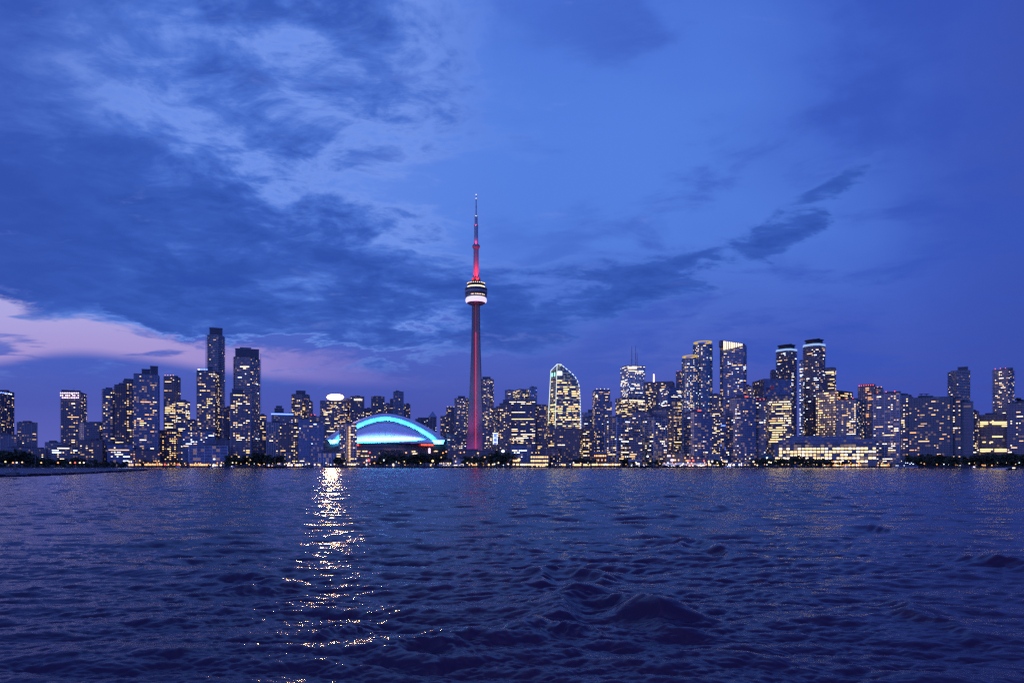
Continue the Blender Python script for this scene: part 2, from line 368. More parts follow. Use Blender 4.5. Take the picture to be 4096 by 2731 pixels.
# ---------------------------------------------------------------- facade materials
def facade_mat(name, wall, glass=(.035,.04,.06), mu=.10, mv=.22, lit=.05, rough_wall=.75, warm=(1.0,.60,.28), es=.62):
    """UV counts bays (u) and floors (v): a pane in every cell, a few with a dim lamp behind them"""
    if name in MATS: return MATS[name]
    m = bpy.data.materials.new(name); m.use_nodes = True
    t = NT(m.node_tree); b = m.node_tree.nodes['Principled BSDF']
    uv = t.n('ShaderNodeUVMap'); sep = t.n('ShaderNodeSeparateXYZ'); t.L(uv.outputs[0], sep.inputs[0])
    oi = t.n('ShaderNodeObjectInfo')
    fu = t.m('FLOOR', sep.outputs[0]); fv = t.m('FLOOR', sep.outputs[1])
    wn = t.n('ShaderNodeTexWhiteNoise', noise_dimensions='4D'); t.L(t.comb(fu, fv, 0.0), wn.inputs['Vector']); t.L(t.m('MULTIPLY', oi.outputs['Random'], 91.7), wn.inputs['W'])
    r1 = wn.outputs['Value']; cs = t.n('ShaderNodeSeparateColor'); t.L(wn.outputs['Color'], cs.inputs[0]); r2 = cs.outputs[0]; r3 = cs.outputs[1]
    a = t.m('FRACT', sep.outputs[0]); c = t.m('FRACT', sep.outputs[1])
    mk = t.m('MULTIPLY', t.m('MULTIPLY', t.m('GREATER_THAN', a, mu), t.m('LESS_THAN', a, 1-mu)), t.m('MULTIPLY', t.m('GREATER_THAN', c, mv), t.m('LESS_THAN', c, .93)))
    tc = t.n('ShaderNodeTexCoord'); nz = t.noise(tc.outputs['Object'], .06, 4)
    wc = t.mix(nz, tuple(x*.7 for x in wall), tuple(x*1.3 for x in wall))
    gc = t.mix(r2, tuple(x*.5 for x in glass), tuple(x*2.0 for x in glass))
    t.L(t.mix(mk, wc, gc), b.inputs['Base Color'])
    t.L(t.m('ADD', t.m('MULTIPLY', mk, t.m('SUBTRACT', t.m('MULTIPLY', r3, .2), rough_wall-.12)), rough_wall), b.inputs['Roughness'])
    t.L(t.m('ADD', 1.45, t.m('MULTIPLY', mk, .5)), b.inputs['IOR'])
    b.inputs['Emission Color'].default_value = (*warm, 1)
    t.L(t.m('MULTIPLY', t.m('MULTIPLY', mk, t.m('LESS_THAN', r1, lit)), t.m('MULTIPLY', t.m('ADD', r2, .15), es)), b.inputs['Emission Strength'])
    m.cycles.emission_sampling = 'NONE'
    MATS[name] = m
    return m
FM = {
 'condo':  facade_mat('condo_glass_wall', (.22,.21,.24), mu=.06, mv=.16, lit=.17),
 'brown':  facade_mat('brown_precast_wall', (.20,.145,.135), mu=.22, mv=.34, lit=.15),
 'grey':   facade_mat('grey_concrete_wall', (.24,.23,.25), mu=.20, mv=.32, lit=.12),
 'blue':   facade_mat('blue_curtain_wall', (.10,.13,.20), (.05,.075,.13), mu=.03, mv=.08, lit=.12),
 'dark':   facade_mat('dark_curtain_wall', (.035,.035,.045), (.012,.013,.02), mu=.05, mv=.12, lit=.06),
 'pale':   facade_mat('pale_glass_wall', (.34,.36,.40), (.07,.09,.12), mu=.08, mv=.22, lit=.14),
 'bank':   facade_mat('white_banded_wall', (.55,.55,.58), (.05,.06,.09), mu=.02, mv=.42, lit=.3, warm=(.8,.85,1.0), es=.35),
 'office': facade_mat('office_glass_wall', (.09,.085,.09), (.04,.045,.06), mu=.04, mv=.16, lit=.30, warm=(1,.68,.32), es=.6),
 'green':  facade_mat('green_glass_wall', (.05,.10,.09), (.02,.06,.055), mu=.03, mv=.10, lit=.25, warm=(.9,.85,.55), es=.5),
}
SLABM = {
 'white': pmat('pale_slab', (.62,.63,.68), .6), 'grey': pmat('grey_slab', (.36,.35,.39), .7), 'dark': pmat('dark_slab', (.11,.11,.13), .6),
 'brown': pmat('brown_slab', (.28,.21,.20), .75), 'blue': pmat('blue_slab', (.28,.36,.50), .4), 'teal': pmat('teal_slab', (.14,.30,.36), .45)}
M_ROOF = pmat('roof_metal', (.10,.10,.12), .7, noise=.3); M_ROOFL = pmat('pale_roof_screen', (.30,.33,.40), .6)
# lamps behind panes
WC = {'w': ((1.0,.60,.26),1.7), 'y': ((1.0,.70,.30),2.1), 'p': ((1.0,.80,.54),2.4), 'o': ((1.0,.42,.13),2.0), 'c': ((.72,.84,1.0),3.0),
      'd': ((1.0,.60,.28),.85), 'a': ((1.0,.52,.20),1.3), 'r': ((1.0,.10,.06),3.0), 'b': ((.12,.22,1.0),3.5), 'm': ((.95,.70,1.0),3.0), 'g': ((.3,1.0,.75),2.2)}
WM = {k: pmat('lit_window_'+n, (.02,.02,.02), .3, emit=WC[k][0], es=WC[k][1]) for k, n in
      dict(w='warm',y='yellow',p='pale',o='orange',c='cool',d='dim',a='amber',r='red',b='blue',m='magenta',g='green').items()}
def unit_box(mat):
    b = MB(); b.box(-.5,.5,-.5,.5,-.5,.5); return b.mesh('window', [mat])
WMESH = {k: unit_box(m) for k, m in WM.items()}
NWIN = 0
def win(root, k, x, y, z, ang, w, h, d=.16):
    global NWIN
    o = bpy.data.objects.new('window', WMESH[k]); COL.objects.link(o)
    o.parent = root; o.location = (x, y, z); o.rotation_euler = (0,0,ang); o.scale = (w, d, h); NWIN += 1
    return o

# ---------------------------------------------------------------- footprints
def footprint(x0, x1, D, side=0.0, ratio=.8, shape='box', dmin=9, dmax=46, cham=.25):
    """plan of a block whose silhouette spans x0..x1 (photo px); side = share of the width taken by the side wall (- left, + right)"""
    xc = px((x0+x1)/2, D); W = (x1-x0)/F*D; phi = math.atan2(xc, D)
    th = math.atan2(abs(side), (1-abs(side))*1.0/max(ratio,.1)) if side else 0.0
    th = math.copysign(min(th, R(60)), side) if side else 0.0
    for it in range(6):
        d = max(dmin, min(dmax, W*ratio))
        if side: d = max(dmin, min(60, abs(side)*(x1-x0)/F*D/max(abs(math.sin(th)), .15)))
        if shape == 'box': P = [(-W/2,-d/2),(W/2,-d/2),(W/2,d/2),(-W/2,d/2)]
        elif shape == 'round': P = [(W/2*math.cos(a), d/2*math.sin(a)) for a in [2*math.pi*i/16 for i in range(16)]]
        elif shape == 'cham':
            c = min(W, d)*cham; P = [(-W/2,-d/2+c),(-W/2+c,-d/2),(W/2-c,-d/2),(W/2,-d/2+c),(W/2,d/2-c),(W/2-c,d/2),(-W/2+c,d/2),(-W/2,d/2-c)]
        elif shape == 'bow':
            P = [(-W/2, d*.15)] + [(-W/2+W*i/8, d*.15 - d*.5*math.sin(math.pi*i/8)) for i in range(1,8)] + [(W/2, d*.15),(W/2,d/2),(-W/2,d/2)]
        r = -phi - th
        # x axis perpendicular to the line of sight
        Q = [(xc + a*math.cos(r) - b*math.sin(r), D + d/2 + a*math.sin(r) + b*math.cos(r)) for a, b in P]
        S = [CX + F*x/y for x, y in Q]
        s0, s1 = min(S), max(S)
        k = (x1-x0)/(s1-s0); W *= k; xc += ((x0+x1)/2-(s0+s1)/2)/F*D
    return Q
def offset(poly, d):
    n = len(poly); out = []
    for i in range(n):
        p0 = Vector(poly[i-1]); p1 = Vector(poly[i]); p2 = Vector(poly[(i+1) % n])
        e1 = (p1-p0).normalized(); e2 = (p2-p1).normalized()
        n1 = Vector((e1.y,-e1.x)); n2 = Vector((e2.y,-e2.x)); m = (n1+n2)
        m = m.normalized(); c = max(.35, m.dot(n1))
        out.append(tuple(p1 + m*(d/c)))
    return out
def area2(poly): return sum(poly[i-1][0]*poly[i][1]-poly[i][0]*poly[i-1][1] for i in range(len(poly)))

ROOTS = {}
def windows(root, poly, z0, z1, fh, bay, lit, pal, rng, rows=False, zv=0, maxn=100, hfrac=.55, off=.05, run=1.6, wf=.72, even=False):
    """lit panes on the walls that face the lake"""
    n = len(poly); cand = []
    for i in range(n):
        a = Vector(poly[i]); b = Vector(poly[(i+1) % n]); e = b-a; L = e.length
        if L < 2: continue
        e.normalize(); nr = Vector((e.y,-e.x)); mid = (a+b)/2
        fc = nr.dot((-mid).normalized())
        if fc < .10: continue
        nb = max(1, round(L/bay)); bw = L/nb; nf = int((z1-z0)/fh)
        cw = [rng.choice([.15,.3,.6,1,1,1.4,2.4]) for _ in range(nb)]
        for f in range(nf):
            z = z0 + f*fh
            if z + fh < zv: continue
            rowf = rng.choice([.1,.3,.6,1,1.6,3.2]) if rows else 1.0
            j = 0
            while j < nb:
                if rng.random() < (lit if even else lit*.76*rowf*(cw[j] if not rows else 1)):
                    r = 1
                    while j+r < nb and rng.random() < (1-1/run): r += 1
                    cand.append((fc*bw*r, a + e*(bw*(j+r/2)) + nr*off, z + fh*(.30+hfrac/2), math.atan2(e.y,e.x), bw*r - bw*(1-wf), fh*hfrac, rng.choice(pal)))
                    j += r
                else: j += 1
    rng.shuffle(cand); cand.sort(key=lambda c: -round(c[0],0))
    for c in cand[:maxn]:
        win(root, c[6], c[1][0], c[1][1], c[2], c[3], c[4]*rng.uniform(.8,1), c[5]*rng.uniform(.75,1))
    if len(cand) > maxn:
        mb = MB(); mats = list('wyp')
        for c in cand[maxn:]:
            ax = (math.cos(c[3]), math.sin(c[3])); ay = (-ax[1], ax[0])
            mb.obox(c[1], ax, ay, c[4]/2, .08, c[2]-c[5]/2, c[2]+c[5]/2, mats.index(c[6]) if c[6] in mats else 0)
        o = mb.build('window', [WM[k] for k in mats], root); o['kind'] = 'stuff'

def block(name, label, x0, x1, yt, D, side=0.0, style='slab', wall='condo', slab='grey', fh=3.0, bay=3.3, lit=.12, pal='wwypd', vb=1850,
          shape='box', ratio=.8, pent=None, rows=False, cat='building', z0=GZ, maxn=100, sp=1.0, run=1.5, seed=None, nick=None, group=None,
          hfrac=.43, fins=0, crown=None, roofl=None, run_w=.56, cham=.25, bare=0.0, litlow=None, extra=None, dmax=46, even=False):
    """one tower: walls with slab edges and fins, roof with plant rooms, lit windows"""
    rng = random.Random(seed if seed is not None else int(x0*31+yt))
    poly = footprint(x0, x1, D, side, ratio, shape, cham=cham, dmax=dmax)
    if area2(poly) < 0: poly.reverse()
    dn = min(p[1] for p in poly)
    dref = min((p for p in poly), key=lambda p: p[1])[1]
    zt = pz(yt, (D+dref)/2)
    cx = sum(p[0] for p in poly)/len(poly); cy = sum(p[1] for p in poly)/len(poly)
    root = empty(name, (cx, cy, z0)); tag(root, label, cat, group)
    P = [(p[0]-cx, p[1]-cy) for p in poly]; H = zt - z0
    b = MB(); n = len(P)
    for i in range(n):
        a = P[i]; c = P[(i+1) % n]; L = math.hypot(c[0]-a[0], c[1]-a[1]); nb = max(1, round(L/bay)); nf = H/fh
        b.face([(a[0],a[1],0),(c[0],c[1],0),(c[0],c[1],H),(a[0],a[1],H)], 0, [(i*100,0),(i*100+nb,0),(i*100+nb,nf),(i*100,nf)])
    b.face([(p[0],p[1],H) for p in P], 2)
    nf = int(H/fh)
    if style in ('slab','grid'):
        o = {'slab': 1.1*sp, 'grid': .5*sp}[style]
        for f in range(1, nf+1):
            z = f*fh
            if z > H*(1-bare): continue
            oo = o*(1 if style == 'grid' else rng.uniform(.82,1.1))
            b.prism(offset(P, oo), z-.22, z+(.22 if style == 'grid' else .30), 1)
    elif style == 'office':
        for f in range(1, nf+1): b.prism(offset(P, .14), f*fh-.12, f*fh+.14, 1, top=False, bottom=True)
    elif style == 'wall':
        for f in range(3, nf+1, 3): b.prism(offset(P, .10), f*fh-.1, f*fh+.1, 1)
    # fins and corner piers
    if style in ('grid','wall','office') or fins:
        for i in range(n):
            a = Vector(P[i]); c = Vector(P[(i+1) % n]); e = c-a; L = e.length
            if L < 4: continue
            e.normalize(); nr = Vector((e.y,-e.x))
            k = fins or {'grid': 2, 'wall': 3, 'office': 4}[style]; nb = max(1, round(L/bay))
            for j in range(0, nb+1, k):
                p = a + e*min(L-.25, max(.25, L*j/nb)) + nr*(.3 if style == 'grid' else .1)
                b.obox(p, e, nr, .22 if style != 'wall' else .35, .32 if style == 'grid' else .14, 0, H*(1-bare), 1)
    b.build('facade', [FM[wall], SLABM[slab], M_ROOF], root)
    # roof: parapet and plant
    r = MB(); r.prism(offset(P, .25), H, H+.9, 0); 
    if pent:
        for (a0, a1, ya) in pent:
            pp = footprint(a0, a1, D+6, 0, .6, dmax=16); 
            if area2(pp) < 0: pp.reverse()
            pp = [(p[0]-cx, p[1]-cy) for p in pp]; zz = pz(ya, D+6) - z0
            r.prism(pp, H, zz, 0); r.prism(offset(pp, .3), zz-.7, zz, 1)
    else:
        w = (x1-x0)/F*D
        r.obox((rng.uniform(-.15,.15)*w, 2), (1,0), (0,1), w*.16, 3.2, H+.9, H+.9+rng.uniform(1.8,3.2), 0)
    for _ in range(3):
        w = (x1-x0)/F*D; qx = rng.uniform(-.35,.35)*w
        r.obox((qx, rng.uniform(-3,3)), (1,0), (0,1), rng.uniform(.6,1.6), 1, H+.85, H+rng.uniform(1.6,2.6), 0)
    r.build('roof', [M_ROOF, M_ROOFL], root)
    if rng.random() < .22 and H > 45:
        m_ = MB(); hh = rng.uniform(5,11); m_.tube((0,0,0),(0,0,hh),.28,.12,5); m_.build('mast', M_ROOF, root, loc=(rng.uniform(-6,6),1,H+.8))
    if roofl:      # red/white obstruction lamps along the roof edge
        for k in range(roofl[1]):
            i = min(range(n), key=lambda i: P[i][1]+P[(i+1)%n][1]); a = Vector(P[i]); c = Vector(P[(i+1) % n])
            q = a + (c-a)*((k+.5)/roofl[1])
            l = MB(); l.tube((0,0,0),(0,0,1.0),.10,.10,5,1); l.lathe([(0,.9),(.7,1.3),(.7,1.9),(0,2.2)],6)
            l.build('roof_lamp', [WM[roofl[0]], M_ROOF], root, loc=(q[0], q[1], H+.9))
    if crown == 'band' or (isinstance(crown, tuple) and crown[0] == 'band'):
        col, hh = (crown[1], crown[2]) if isinstance(crown, tuple) else ('c', 4)
        c = MB(); c.prism(offset(P, .5), H-hh, H-.3, 0); c.build('light_band', WM[col], root)
    zv = pz(vb, D) - z0
    PO = P
    windows(root, [(p[0]+cx, p[1]+cy) for p in P], z0, zt-.5, fh, bay, lit, pal, rng, rows, pz(vb, D), maxn, hfrac, .08, run, run_w, even)
    # windows() worked in world space: bring them under the root
    for o in root.children:
        if o.name.startswith('window') and not o.get('done'):
            if o.get('kind') == 'stuff': o.location = (-cx, -cy, -z0)
            else: o.location = (o.location[0]-cx, o.location[1]-cy, o.location[2]-z0)
            o['done'] = 1
    for o in root.children:
        if 'done' in o: del o['done']
    ROOTS[label] = (root, (x0+x1)/2, D, nick or label)
    return root, P, H
# ---------------------------------------------------------------- the skyline, west to east
B = block
A1 = 'residential towers on the western waterfront'
# far west
r, P, H = B('condo_tower', 'dark slim tower cut by the frame edge with blue lamps along its top', -45, 56, 1563, 1260, .45, wall='condo', slab='dark', lit=.10, style='grid', vb=1770, nick='tower with blue lamps on top')
for k in range(6):
    q = 8+k*8; win(r, 'b' if k < 4 else 'c', px(q,1256)-r.location[0], 1262-r.location[1]-8, H-3.2-k*.6, 0, 2.2, 1.6)
B('office_block', 'small square dark block standing alone between the two western towers', 67, 150, 1690, 1200, .08, style='wall', wall='grey', slab='grey', lit=.10, vb=1770)
B('apartment_block', 'low grey block at the foot of the tower with blue lamps', -30, 72, 1738, 1130, .1, style='wall', wall='grey', lit=.05, vb=1800)
B('apartment_block', 'low terrace of dim flats below the small square block', 30, 120, 1790, 1060, 0, style='slab', wall='grey', slab='grey', lit=.10, vb=1830)
B('apartment_block', 'stepped pale flats with a lit top deck beside the magenta lamp tower', 180, 246, 1770, 1090, 0, style='slab', wall='grey', slab='white', lit=.14, vb=1830, pal='pcwd')
B('apartment_block', 'dim terraced flats above the western park trees', 112, 190, 1797, 1050, .1, style='slab', wall='brown', slab='grey', lit=.12, vb=1832)
r, P, H = B('condo_tower', 'dark balconied tower with two rows of magenta lamps at its top', 243, 347, 1568, 1150, .22, slab='grey', wall='brown', lit=.17, sp=1.1, vb=1770, pal='wwypd', pent=[(246,322,1559)], bare=.08, nick='tower with magenta lamps')
for rr in range(3):
    for k in range(11):
        if random.random() < .75: win(r, 'm', px(249+k*7, 1148)-r.location[0], 1146-r.location[1]-2 if True else 0, H-1.8-rr*3.6, 0, 1.5, 1.5)
B('apartment_block', 'broad grey block with blank wall and curved roof beside the stepped flats', 318, 422, 1690, 1085, .1, style='slab', wall='grey', slab='grey', lit=.08, shape='cham', vb=1800, pent=[(358,410,1686)])
B('apartment_block', 'wide low flats with bright ribbon windows above the park', 205, 322, 1786, 1040, 0, style='slab', wall='grey', slab='grey', lit=.2, vb=1832, pal='pwyc', run=2.2)
B('apartment_block', 'grey flats with blank side wall beneath the curved roof block', 318, 418, 1762, 1030, .12, style='wall', wall='brown', slab='brown', lit=.12, vb=1830)
# stepped group
B('condo_tower', 'lowest step of the stepped tower row, balconies on its west edge', 409, 460, 1557, 1070, -.1, slab='blue', wall='condo', lit=.16, vb=1800, pent=[(423,449,1549)], pal='wyypd')
B('condo_tower', 'second step of the stepped tower row, brown with many lit flats', 458, 506, 1540, 1064, 0, wall='brown', slab='brown', lit=.26, vb=1810, pal='wyyp')
B('condo_tower', 'third step of the stepped tower row with a flared roof slab', 494, 540, 1522, 1072, 0, wall='brown', slab='grey', lit=.18, vb=1800, pent=[(497,536,1514)], pal='wyd')
B('condo_tower', 'tallest step of the stepped tower row with a boxy lit penthouse', 535, 638, 1496, 1050, .12, style='grid', wall='condo', slab='blue', lit=.20, vb=1815, pent=[(567,600,1475),(601,632,1463)], pal='wwypdo')
B('apartment_block', 'blue glass podium with ribbon lights below the stepped towers', 430, 532, 1778, 1010, 0, style='office', wall='blue', slab='blue', lit=.22, vb=1840, pal='pwc', run=3, rows=True)
B('apartment_block', 'brown low flats between the stepped towers and the striped glass block', 520, 640, 1802, 1002, 0, style='wall', wall='brown', slab='brown', lit=.25, vb=1850, pal='oawo')
# slanted office pair
B('office_tower', 'dark office tower with slanted roof and lit storeys halfway down', 655, 722, 1506, 1250, .33, style='office', wall='dark', slab='dark', lit=.05, rows=True, vb=1740, roofl=('o',4))
B('office_block', 'office slab with blazing yellow storeys below the dark slanted tower', 657, 704, 1605, 1235, 0, style='office', wall='office', slab='dark', lit=.45, run=3, vb=1730, pal='ypyw')
B('office_block', 'bright office block with pale glass side wall', 703, 760, 1604, 1220, .30, style='office', wall='blue', slab='grey', lit=.50, run=4, vb=1730, pal='pyp')
B('condo_tower', 'mid brown flats with a lit stair column behind the street glow', 638, 722, 1722, 1090, .2, style='wall', wall='brown', slab='brown', lit=.34, vb=1840, pal='wyaoy')
B('apartment_block', 'narrow grey flats stepping down behind the glass waterfront house', 712, 762, 1752, 1060, 0, wall='grey', slab='grey', lit=.22, vb=1840)
B('apartment_block', 'small block under the twin slab towers with amber rooms', 742, 786, 1682, 1180, 0, style='wall', wall='grey', lit=.28, vb=1730, pal='yw')
# twin slab towers
r, P, H = B('condo_tower', 'tallest western tower, dark with white balcony lines and open crown', 829, 899, 1340, 1260, .25, slab='white', wall='dark', lit=.03, sp=1.0, vb=1760, shape='cham', cham=.18, pent=[(838,890,1310)], fh=3.05, nick='tallest western tower')
m = MB(); m.tube((0,0,0),(0,0,pz(1332,1250)-pz(1485,1250)),.9,.5,6); m.build('mast', SLABM['white'], r, loc=(px(824,1250)-r.location[0], 1250-r.location[1], pz(1485,1250)-GZ))
r, P, H = B('condo_tower', 'broad dark tower with white balcony lines and a boxed crown', 934, 1040, 1428, 1260, .30, slab='white', wall='dark', lit=.06, sp=1.0, vb=1760, shape='cham', cham=.12, pent=[(941,1036,1394),(960,1004,1389)], fh=3.05, pal='wpdc', nick='broad dark tower with boxed crown')
m = MB(); m.tube((0,0,0),(0,0,pz(1415,1250)-pz(1650,1250)),.9,.5,6); m.build('mast', SLABM['white'], r, loc=(px(1043,1250)-r.location[0], 1250-r.location[1], pz(1650,1250)-GZ))
r, P, H = B('condo_tower', 'brown glass tower with a blue lit drum on its roof', 788, 877, 1482, 1070, .18, style='grid', wall='condo', slab='brown', lit=.20, vb=1740, pent=[(830,850,1463)], pal='yywpp', run=1.7, nick='brown tower with blue lit drum')
for k, dx in enumerate((-6,-2,2,6)): win(r, 'b' if k else 'c', -4+dx, -9, H+2.4, 0, 3.2, 2.4)
B('condo_tower', 'brown tower with amber rooms before the broad dark tower', 921, 1006, 1573, 1045, .1, style='grid', wall='brown', slab='grey', lit=.22, vb=1830, pent=[(928,974,1554)], pal='wwyyp')
B('apartment_block', 'dark block half seen between the two dark balconied towers', 895, 926, 1633, 1130, 0, style='wall', wall='dark', slab='dark', lit=.18, vb=1790)
B('apartment_block', 'slim dark block beside the broad dark tower with one lit column', 1038, 1066, 1662, 1200, 0, style='wall', wall='dark', slab='dark', lit=.30, vb=1760)
B('apartment_block', 'glass mid block with a glowing rooftop terrace beneath the blue drum tower', 730, 860, 1722, 1040, 0, style='office', wall='blue', slab='teal', lit=.18, vb=1800, pal='pwc', pent=[(790,857,1713)])
B('apartment_block', 'dim glass block behind the low waterfront glass house', 860, 925, 1760, 1040, 0, style='office', wall='dark', slab='grey', lit=.1, vb=1800)
B('office_block', 'low waterfront glass house with pale grid frame and lit ground floor', 756, 910, 1782, 1004, .0, style='grid', wall='blue', slab='white', lit=.12, vb=1850, pal='pyc', fh=4, bay=5, run=2.2)
B('apartment_block', 'pale ribbed block with one brilliant white stair column', 1066, 1140, 1690, 1085, 0, style='wall', wall='grey', slab='white', lit=.16, vb=1830, fins=1, pal='pwyc', nick='ribbed block with white stair column')
B('hotel', 'broad hotel with a violet lit cornice and stepped roof', 1086, 1172, 1652, 1180, .0, style='wall', wall='grey', slab='grey', lit=.10, vb=1720, pent=[(1098,1135,1632),(1104,1128,1622)], crown=('band','b',2.2), pal='wdb')
B('condo_tower', 'round shouldered tower with a dark drum crown and blue cornice lamps', 1167, 1238, 1577, 1270, .25, style='grid', wall='condo', slab='brown', lit=.26, vb=1700, shape='cham', pent=[(1184,1222,1561)], pal='wypp')
B('condo_tower', 'lower east wing of the round shouldered tower', 1228, 1251, 1607, 1262, .3, style='grid', wall='condo', slab='brown', lit=.16, vb=1700)
B('apartment_block', 'brown flats with scattered yellow rooms behind the narrow blue glass pair', 1118, 1200, 1700, 1060, 0, style='wall', wall='brown', slab='brown', lit=.22, vb=1840, pal='wyy')
B('condo_tower', 'narrow blue glass tower of fine white mullions on the quay', 1196, 1236, 1677, 1020, 0, style='grid', wall='blue', slab='blue', lit=.05, vb=1850, bay=2.6, fins=1, pal='cpw')
B('condo_tower', 'wider blue glass tower with fine mullions beside the colonnade', 1236, 1292, 1690, 1026, 0, style='grid', wall='blue', slab='blue', lit=.05, vb=1850, bay=2.8, fins=1, pal='cpw')
B('apartment_block', 'dark block with red sign light on its roof edge', 1238, 1266, 1664, 1200, 0, style='wall', wall='brown', lit=.16, vb=1690, roofl=('r',2))
r, P, H = B('hotel', 'wide hotel slab crowned by a dazzling white lamp', 1281, 1390, 1603, 1640, .0, style='slab', sp=.6, wall='grey', slab='brown', lit=.30, vb=1760, pal='wwypd', run=1.8, nick='hotel with the dazzling lamp')
hotel = r; hotelH = H
B('apartment_block', 'lit east shoulder of the hotel with the dazzling lamp', 1372, 1402, 1598, 1670, .2, style='wall', wall='brown', slab='brown', lit=.22, vb=1700, pal='wyo')
B('condo_tower', 'dim tower rising behind the blue mullioned glass pair', 1266, 1300, 1668, 1240, 0, style='slab', wall='condo', slab='grey', lit=.18, vb=1740)
rn, Pn, Hn = B('office_tower', 'black tower with white lettering near its roof', 1402, 1457, 1586, 1560, .0, style='wall', wall='dark', slab='dark', lit=.06, vb=1690, pal='py', nick='black tower with white lettering')
B('office_block', 'low link block between the two black towers', 1456, 1487, 1634, 1640, 0, style='wall', wall='dark', lit=.12, vb=1670)
B('office_tower', 'second black tower with antenna rail, beyond the stadium roof', 1485, 1538, 1587, 1580, .0, style='wall', wall='dark', slab='dark', lit=.08, vb=1670, pal='py', pent=[(1496,1524,1583)])
B('apartment_block', 'banded pale block peeping over the stadium roof', 1537, 1566, 1617, 1640, 0, style='slab', wall='dark', slab='white', lit=.05, vb=1665)
B('condo_tower', 'dark shoulder tower west of the open framed tower', 1560, 1592, 1597, 1600, 0, style='wall', wall='dark', slab='dark', lit=.12, vb=1665)
B('condo_tower', 'slender tower with a pale open frame over the stadium roof', 1574, 1614, 1567, 1590, 0, style='grid', wall='dark', slab='blue', lit=.06, vb=1670, fins=3)
B('condo_tower', 'short dark tower at the east end of the framed tower', 1612, 1641, 1618, 1620, 0, style='wall', wall='dark', slab='dark', lit=.14, vb=1680)
# quay buildings before the stadium
r, P, H = B('condo_tower', 'slim waterfront tower before the stadium with a brilliant lit stair column', 1358, 1426, 1694, 1010, -.38, style='grid', wall='condo', slab='white', lit=.18, vb=1850, pal='ypwp', fins=2, bay=2.8, nick='slim tower before the stadium')
for k in range(34): win(r, 'w' if k % 3 else 'd', px(1400,1008)-r.location[0], 1007-r.location[1]-1.5, H-4-k*1.45, 0, 1.9, .8, 2.4)
B('apartment_block', 'glass colonnade house with tall white posts beside the slim tower', 1273, 1346, 1811, 1000, 0, style='wall', wall='blue', slab='white', lit=.03, vb=1850, fins=1, bay=3.2, fh=6, ratio=.3)
B('apartment_block', 'small grey flats at the foot of the slim stadium tower', 1342, 1366, 1806, 1004, 0, style='wall', wall='grey', lit=.5, vb=1850, pal='wy')
# beyond the stadium
r, P, H = B('office_block', 'dark block with a barrel roof east of the stadium roof', 1661, 1740, 1676, 1900, .1, style='office', wall='dark', slab='grey', lit=.08, vb=1740, pal='pc', pent=[(1672,1732,1669)])
B('apartment_block', 'dim flats with ribbon lights behind the stadium shoulder', 1762, 1820, 1665, 1700, .1, style='slab', wall='brown', slab='brown', lit=.10, vb=1740)
B('condo_tower', 'narrow tower with corner lamps west of the great concrete tower', 1785, 1822, 1630, 1760, 0, style='wall', wall='dark', slab='grey', lit=.14, vb=1700, roofl=('p',3))
B('condo_tower', 'plain grey tower just west of the great concrete tower', 1818, 1880, 1593, 1690, .3, style='wall', wall='grey', slab='grey', lit=.15, vb=1740, pent=[(1832,1860,1583)], pal='wyp')
B('office_block', 'low dark hall with canopy roof between stadium and great tower', 1788, 1866, 1738, 1400, 0, style='office', wall='dark', slab='grey', lit=.12, rows=True, vb=1790, pal='wpc', run=2)
B('office_block', 'brightly glazed low offices between stadium and great tower', 1792, 1858, 1775, 1300, 0, style='office', wall='office', slab='grey', lit=.45, vb=1800, pal='ppw', run=2.5)
B('office_block', 'blank plinth building at the foot of the great tower', 1800, 1980, 1803, 1240, 0, style='wall', wall='brown', slab='brown', lit=.04, vb=1835, fh=5)
# east of the great tower
B('office_tower', 'dark tower with sloping shoulder just east of the great tower', 1926, 1975, 1516, 1760, .15, style='slab', sp=.5, wall='condo', slab='grey', lit=.06, vb=1700, shape='cham', cham=.2, pent=[(1930,1962,1506)], pal='yp')
B('apartment_block', 'flats with a bright lounge storey beside the great tower leg', 1930, 1972, 1628, 1420, 0, style='slab', sp=.5, wall='condo', slab='grey', lit=.20, vb=1790, pal='wyp')
B('condo_tower', 'brown ribbed tower with a small blue lit grid at its base', 1968, 2046, 1630, 1290, -.3, style='wall', wall='brown', slab='brown', lit=.12, vb=1800, pent=[(1985,2006,1624)], nick='brown ribbed tower')
bl = ROOTS['brown ribbed tower with a small blue lit grid at its base'][0]
for a in range(4):
    for c in range(8): win(bl, 'b' if (a*c) % 3 else 'c', px(1974+a*5.0,1275)-bl.location[0], 1266-bl.location[1]-2, pz(1733+c*5.8,1270)-GZ, 0, 1.3, 1.5)
B('office_block', 'cluttered glass block behind the wide office slab', 2020, 2056, 1561, 1750, 0, style='office', wall='blue', slab='grey', lit=.1, vb=1600, pal='pc')
B('office_tower', 'office tower with lit corner and blue glass fin', 2052, 2147, 1557, 1700, -.3, style='office', wall='office', slab='grey', lit=.25, vb=1620, pal='ppy', rows=True)
B('office_block', 'blue glass wedge fin topping the office tower', 2118, 2148, 1549, 1690, 0, style='office', wall='blue', slab='blue', lit=.1, pal='b', vb=1620)
B('office_tower', 'wide office slab with long yellow ribbon windows under a dark cornice', 2012, 2142, 1600, 1300, 0, style='office', wall='dark', slab='grey', lit=.20, rows=True, vb=1790, pal='pypw', run=4, pent=[(2022,2136,1597)], bare=.1)
B('condo_tower', 'brown tower attached to the west end of the wide office slab', 1998, 2045, 1614, 1285, 0, style='wall', wall='brown', slab='brown', lit=.22, vb=1800, pal='wyy')
B('condo_tower', 'brown flats between the wide office slab and the white outlined tower', 2128, 2192, 1619, 1310, .15, style='wall', wall='brown', slab='brown', lit=.12, vb=1800, pent=[(2160,2182,1617)])
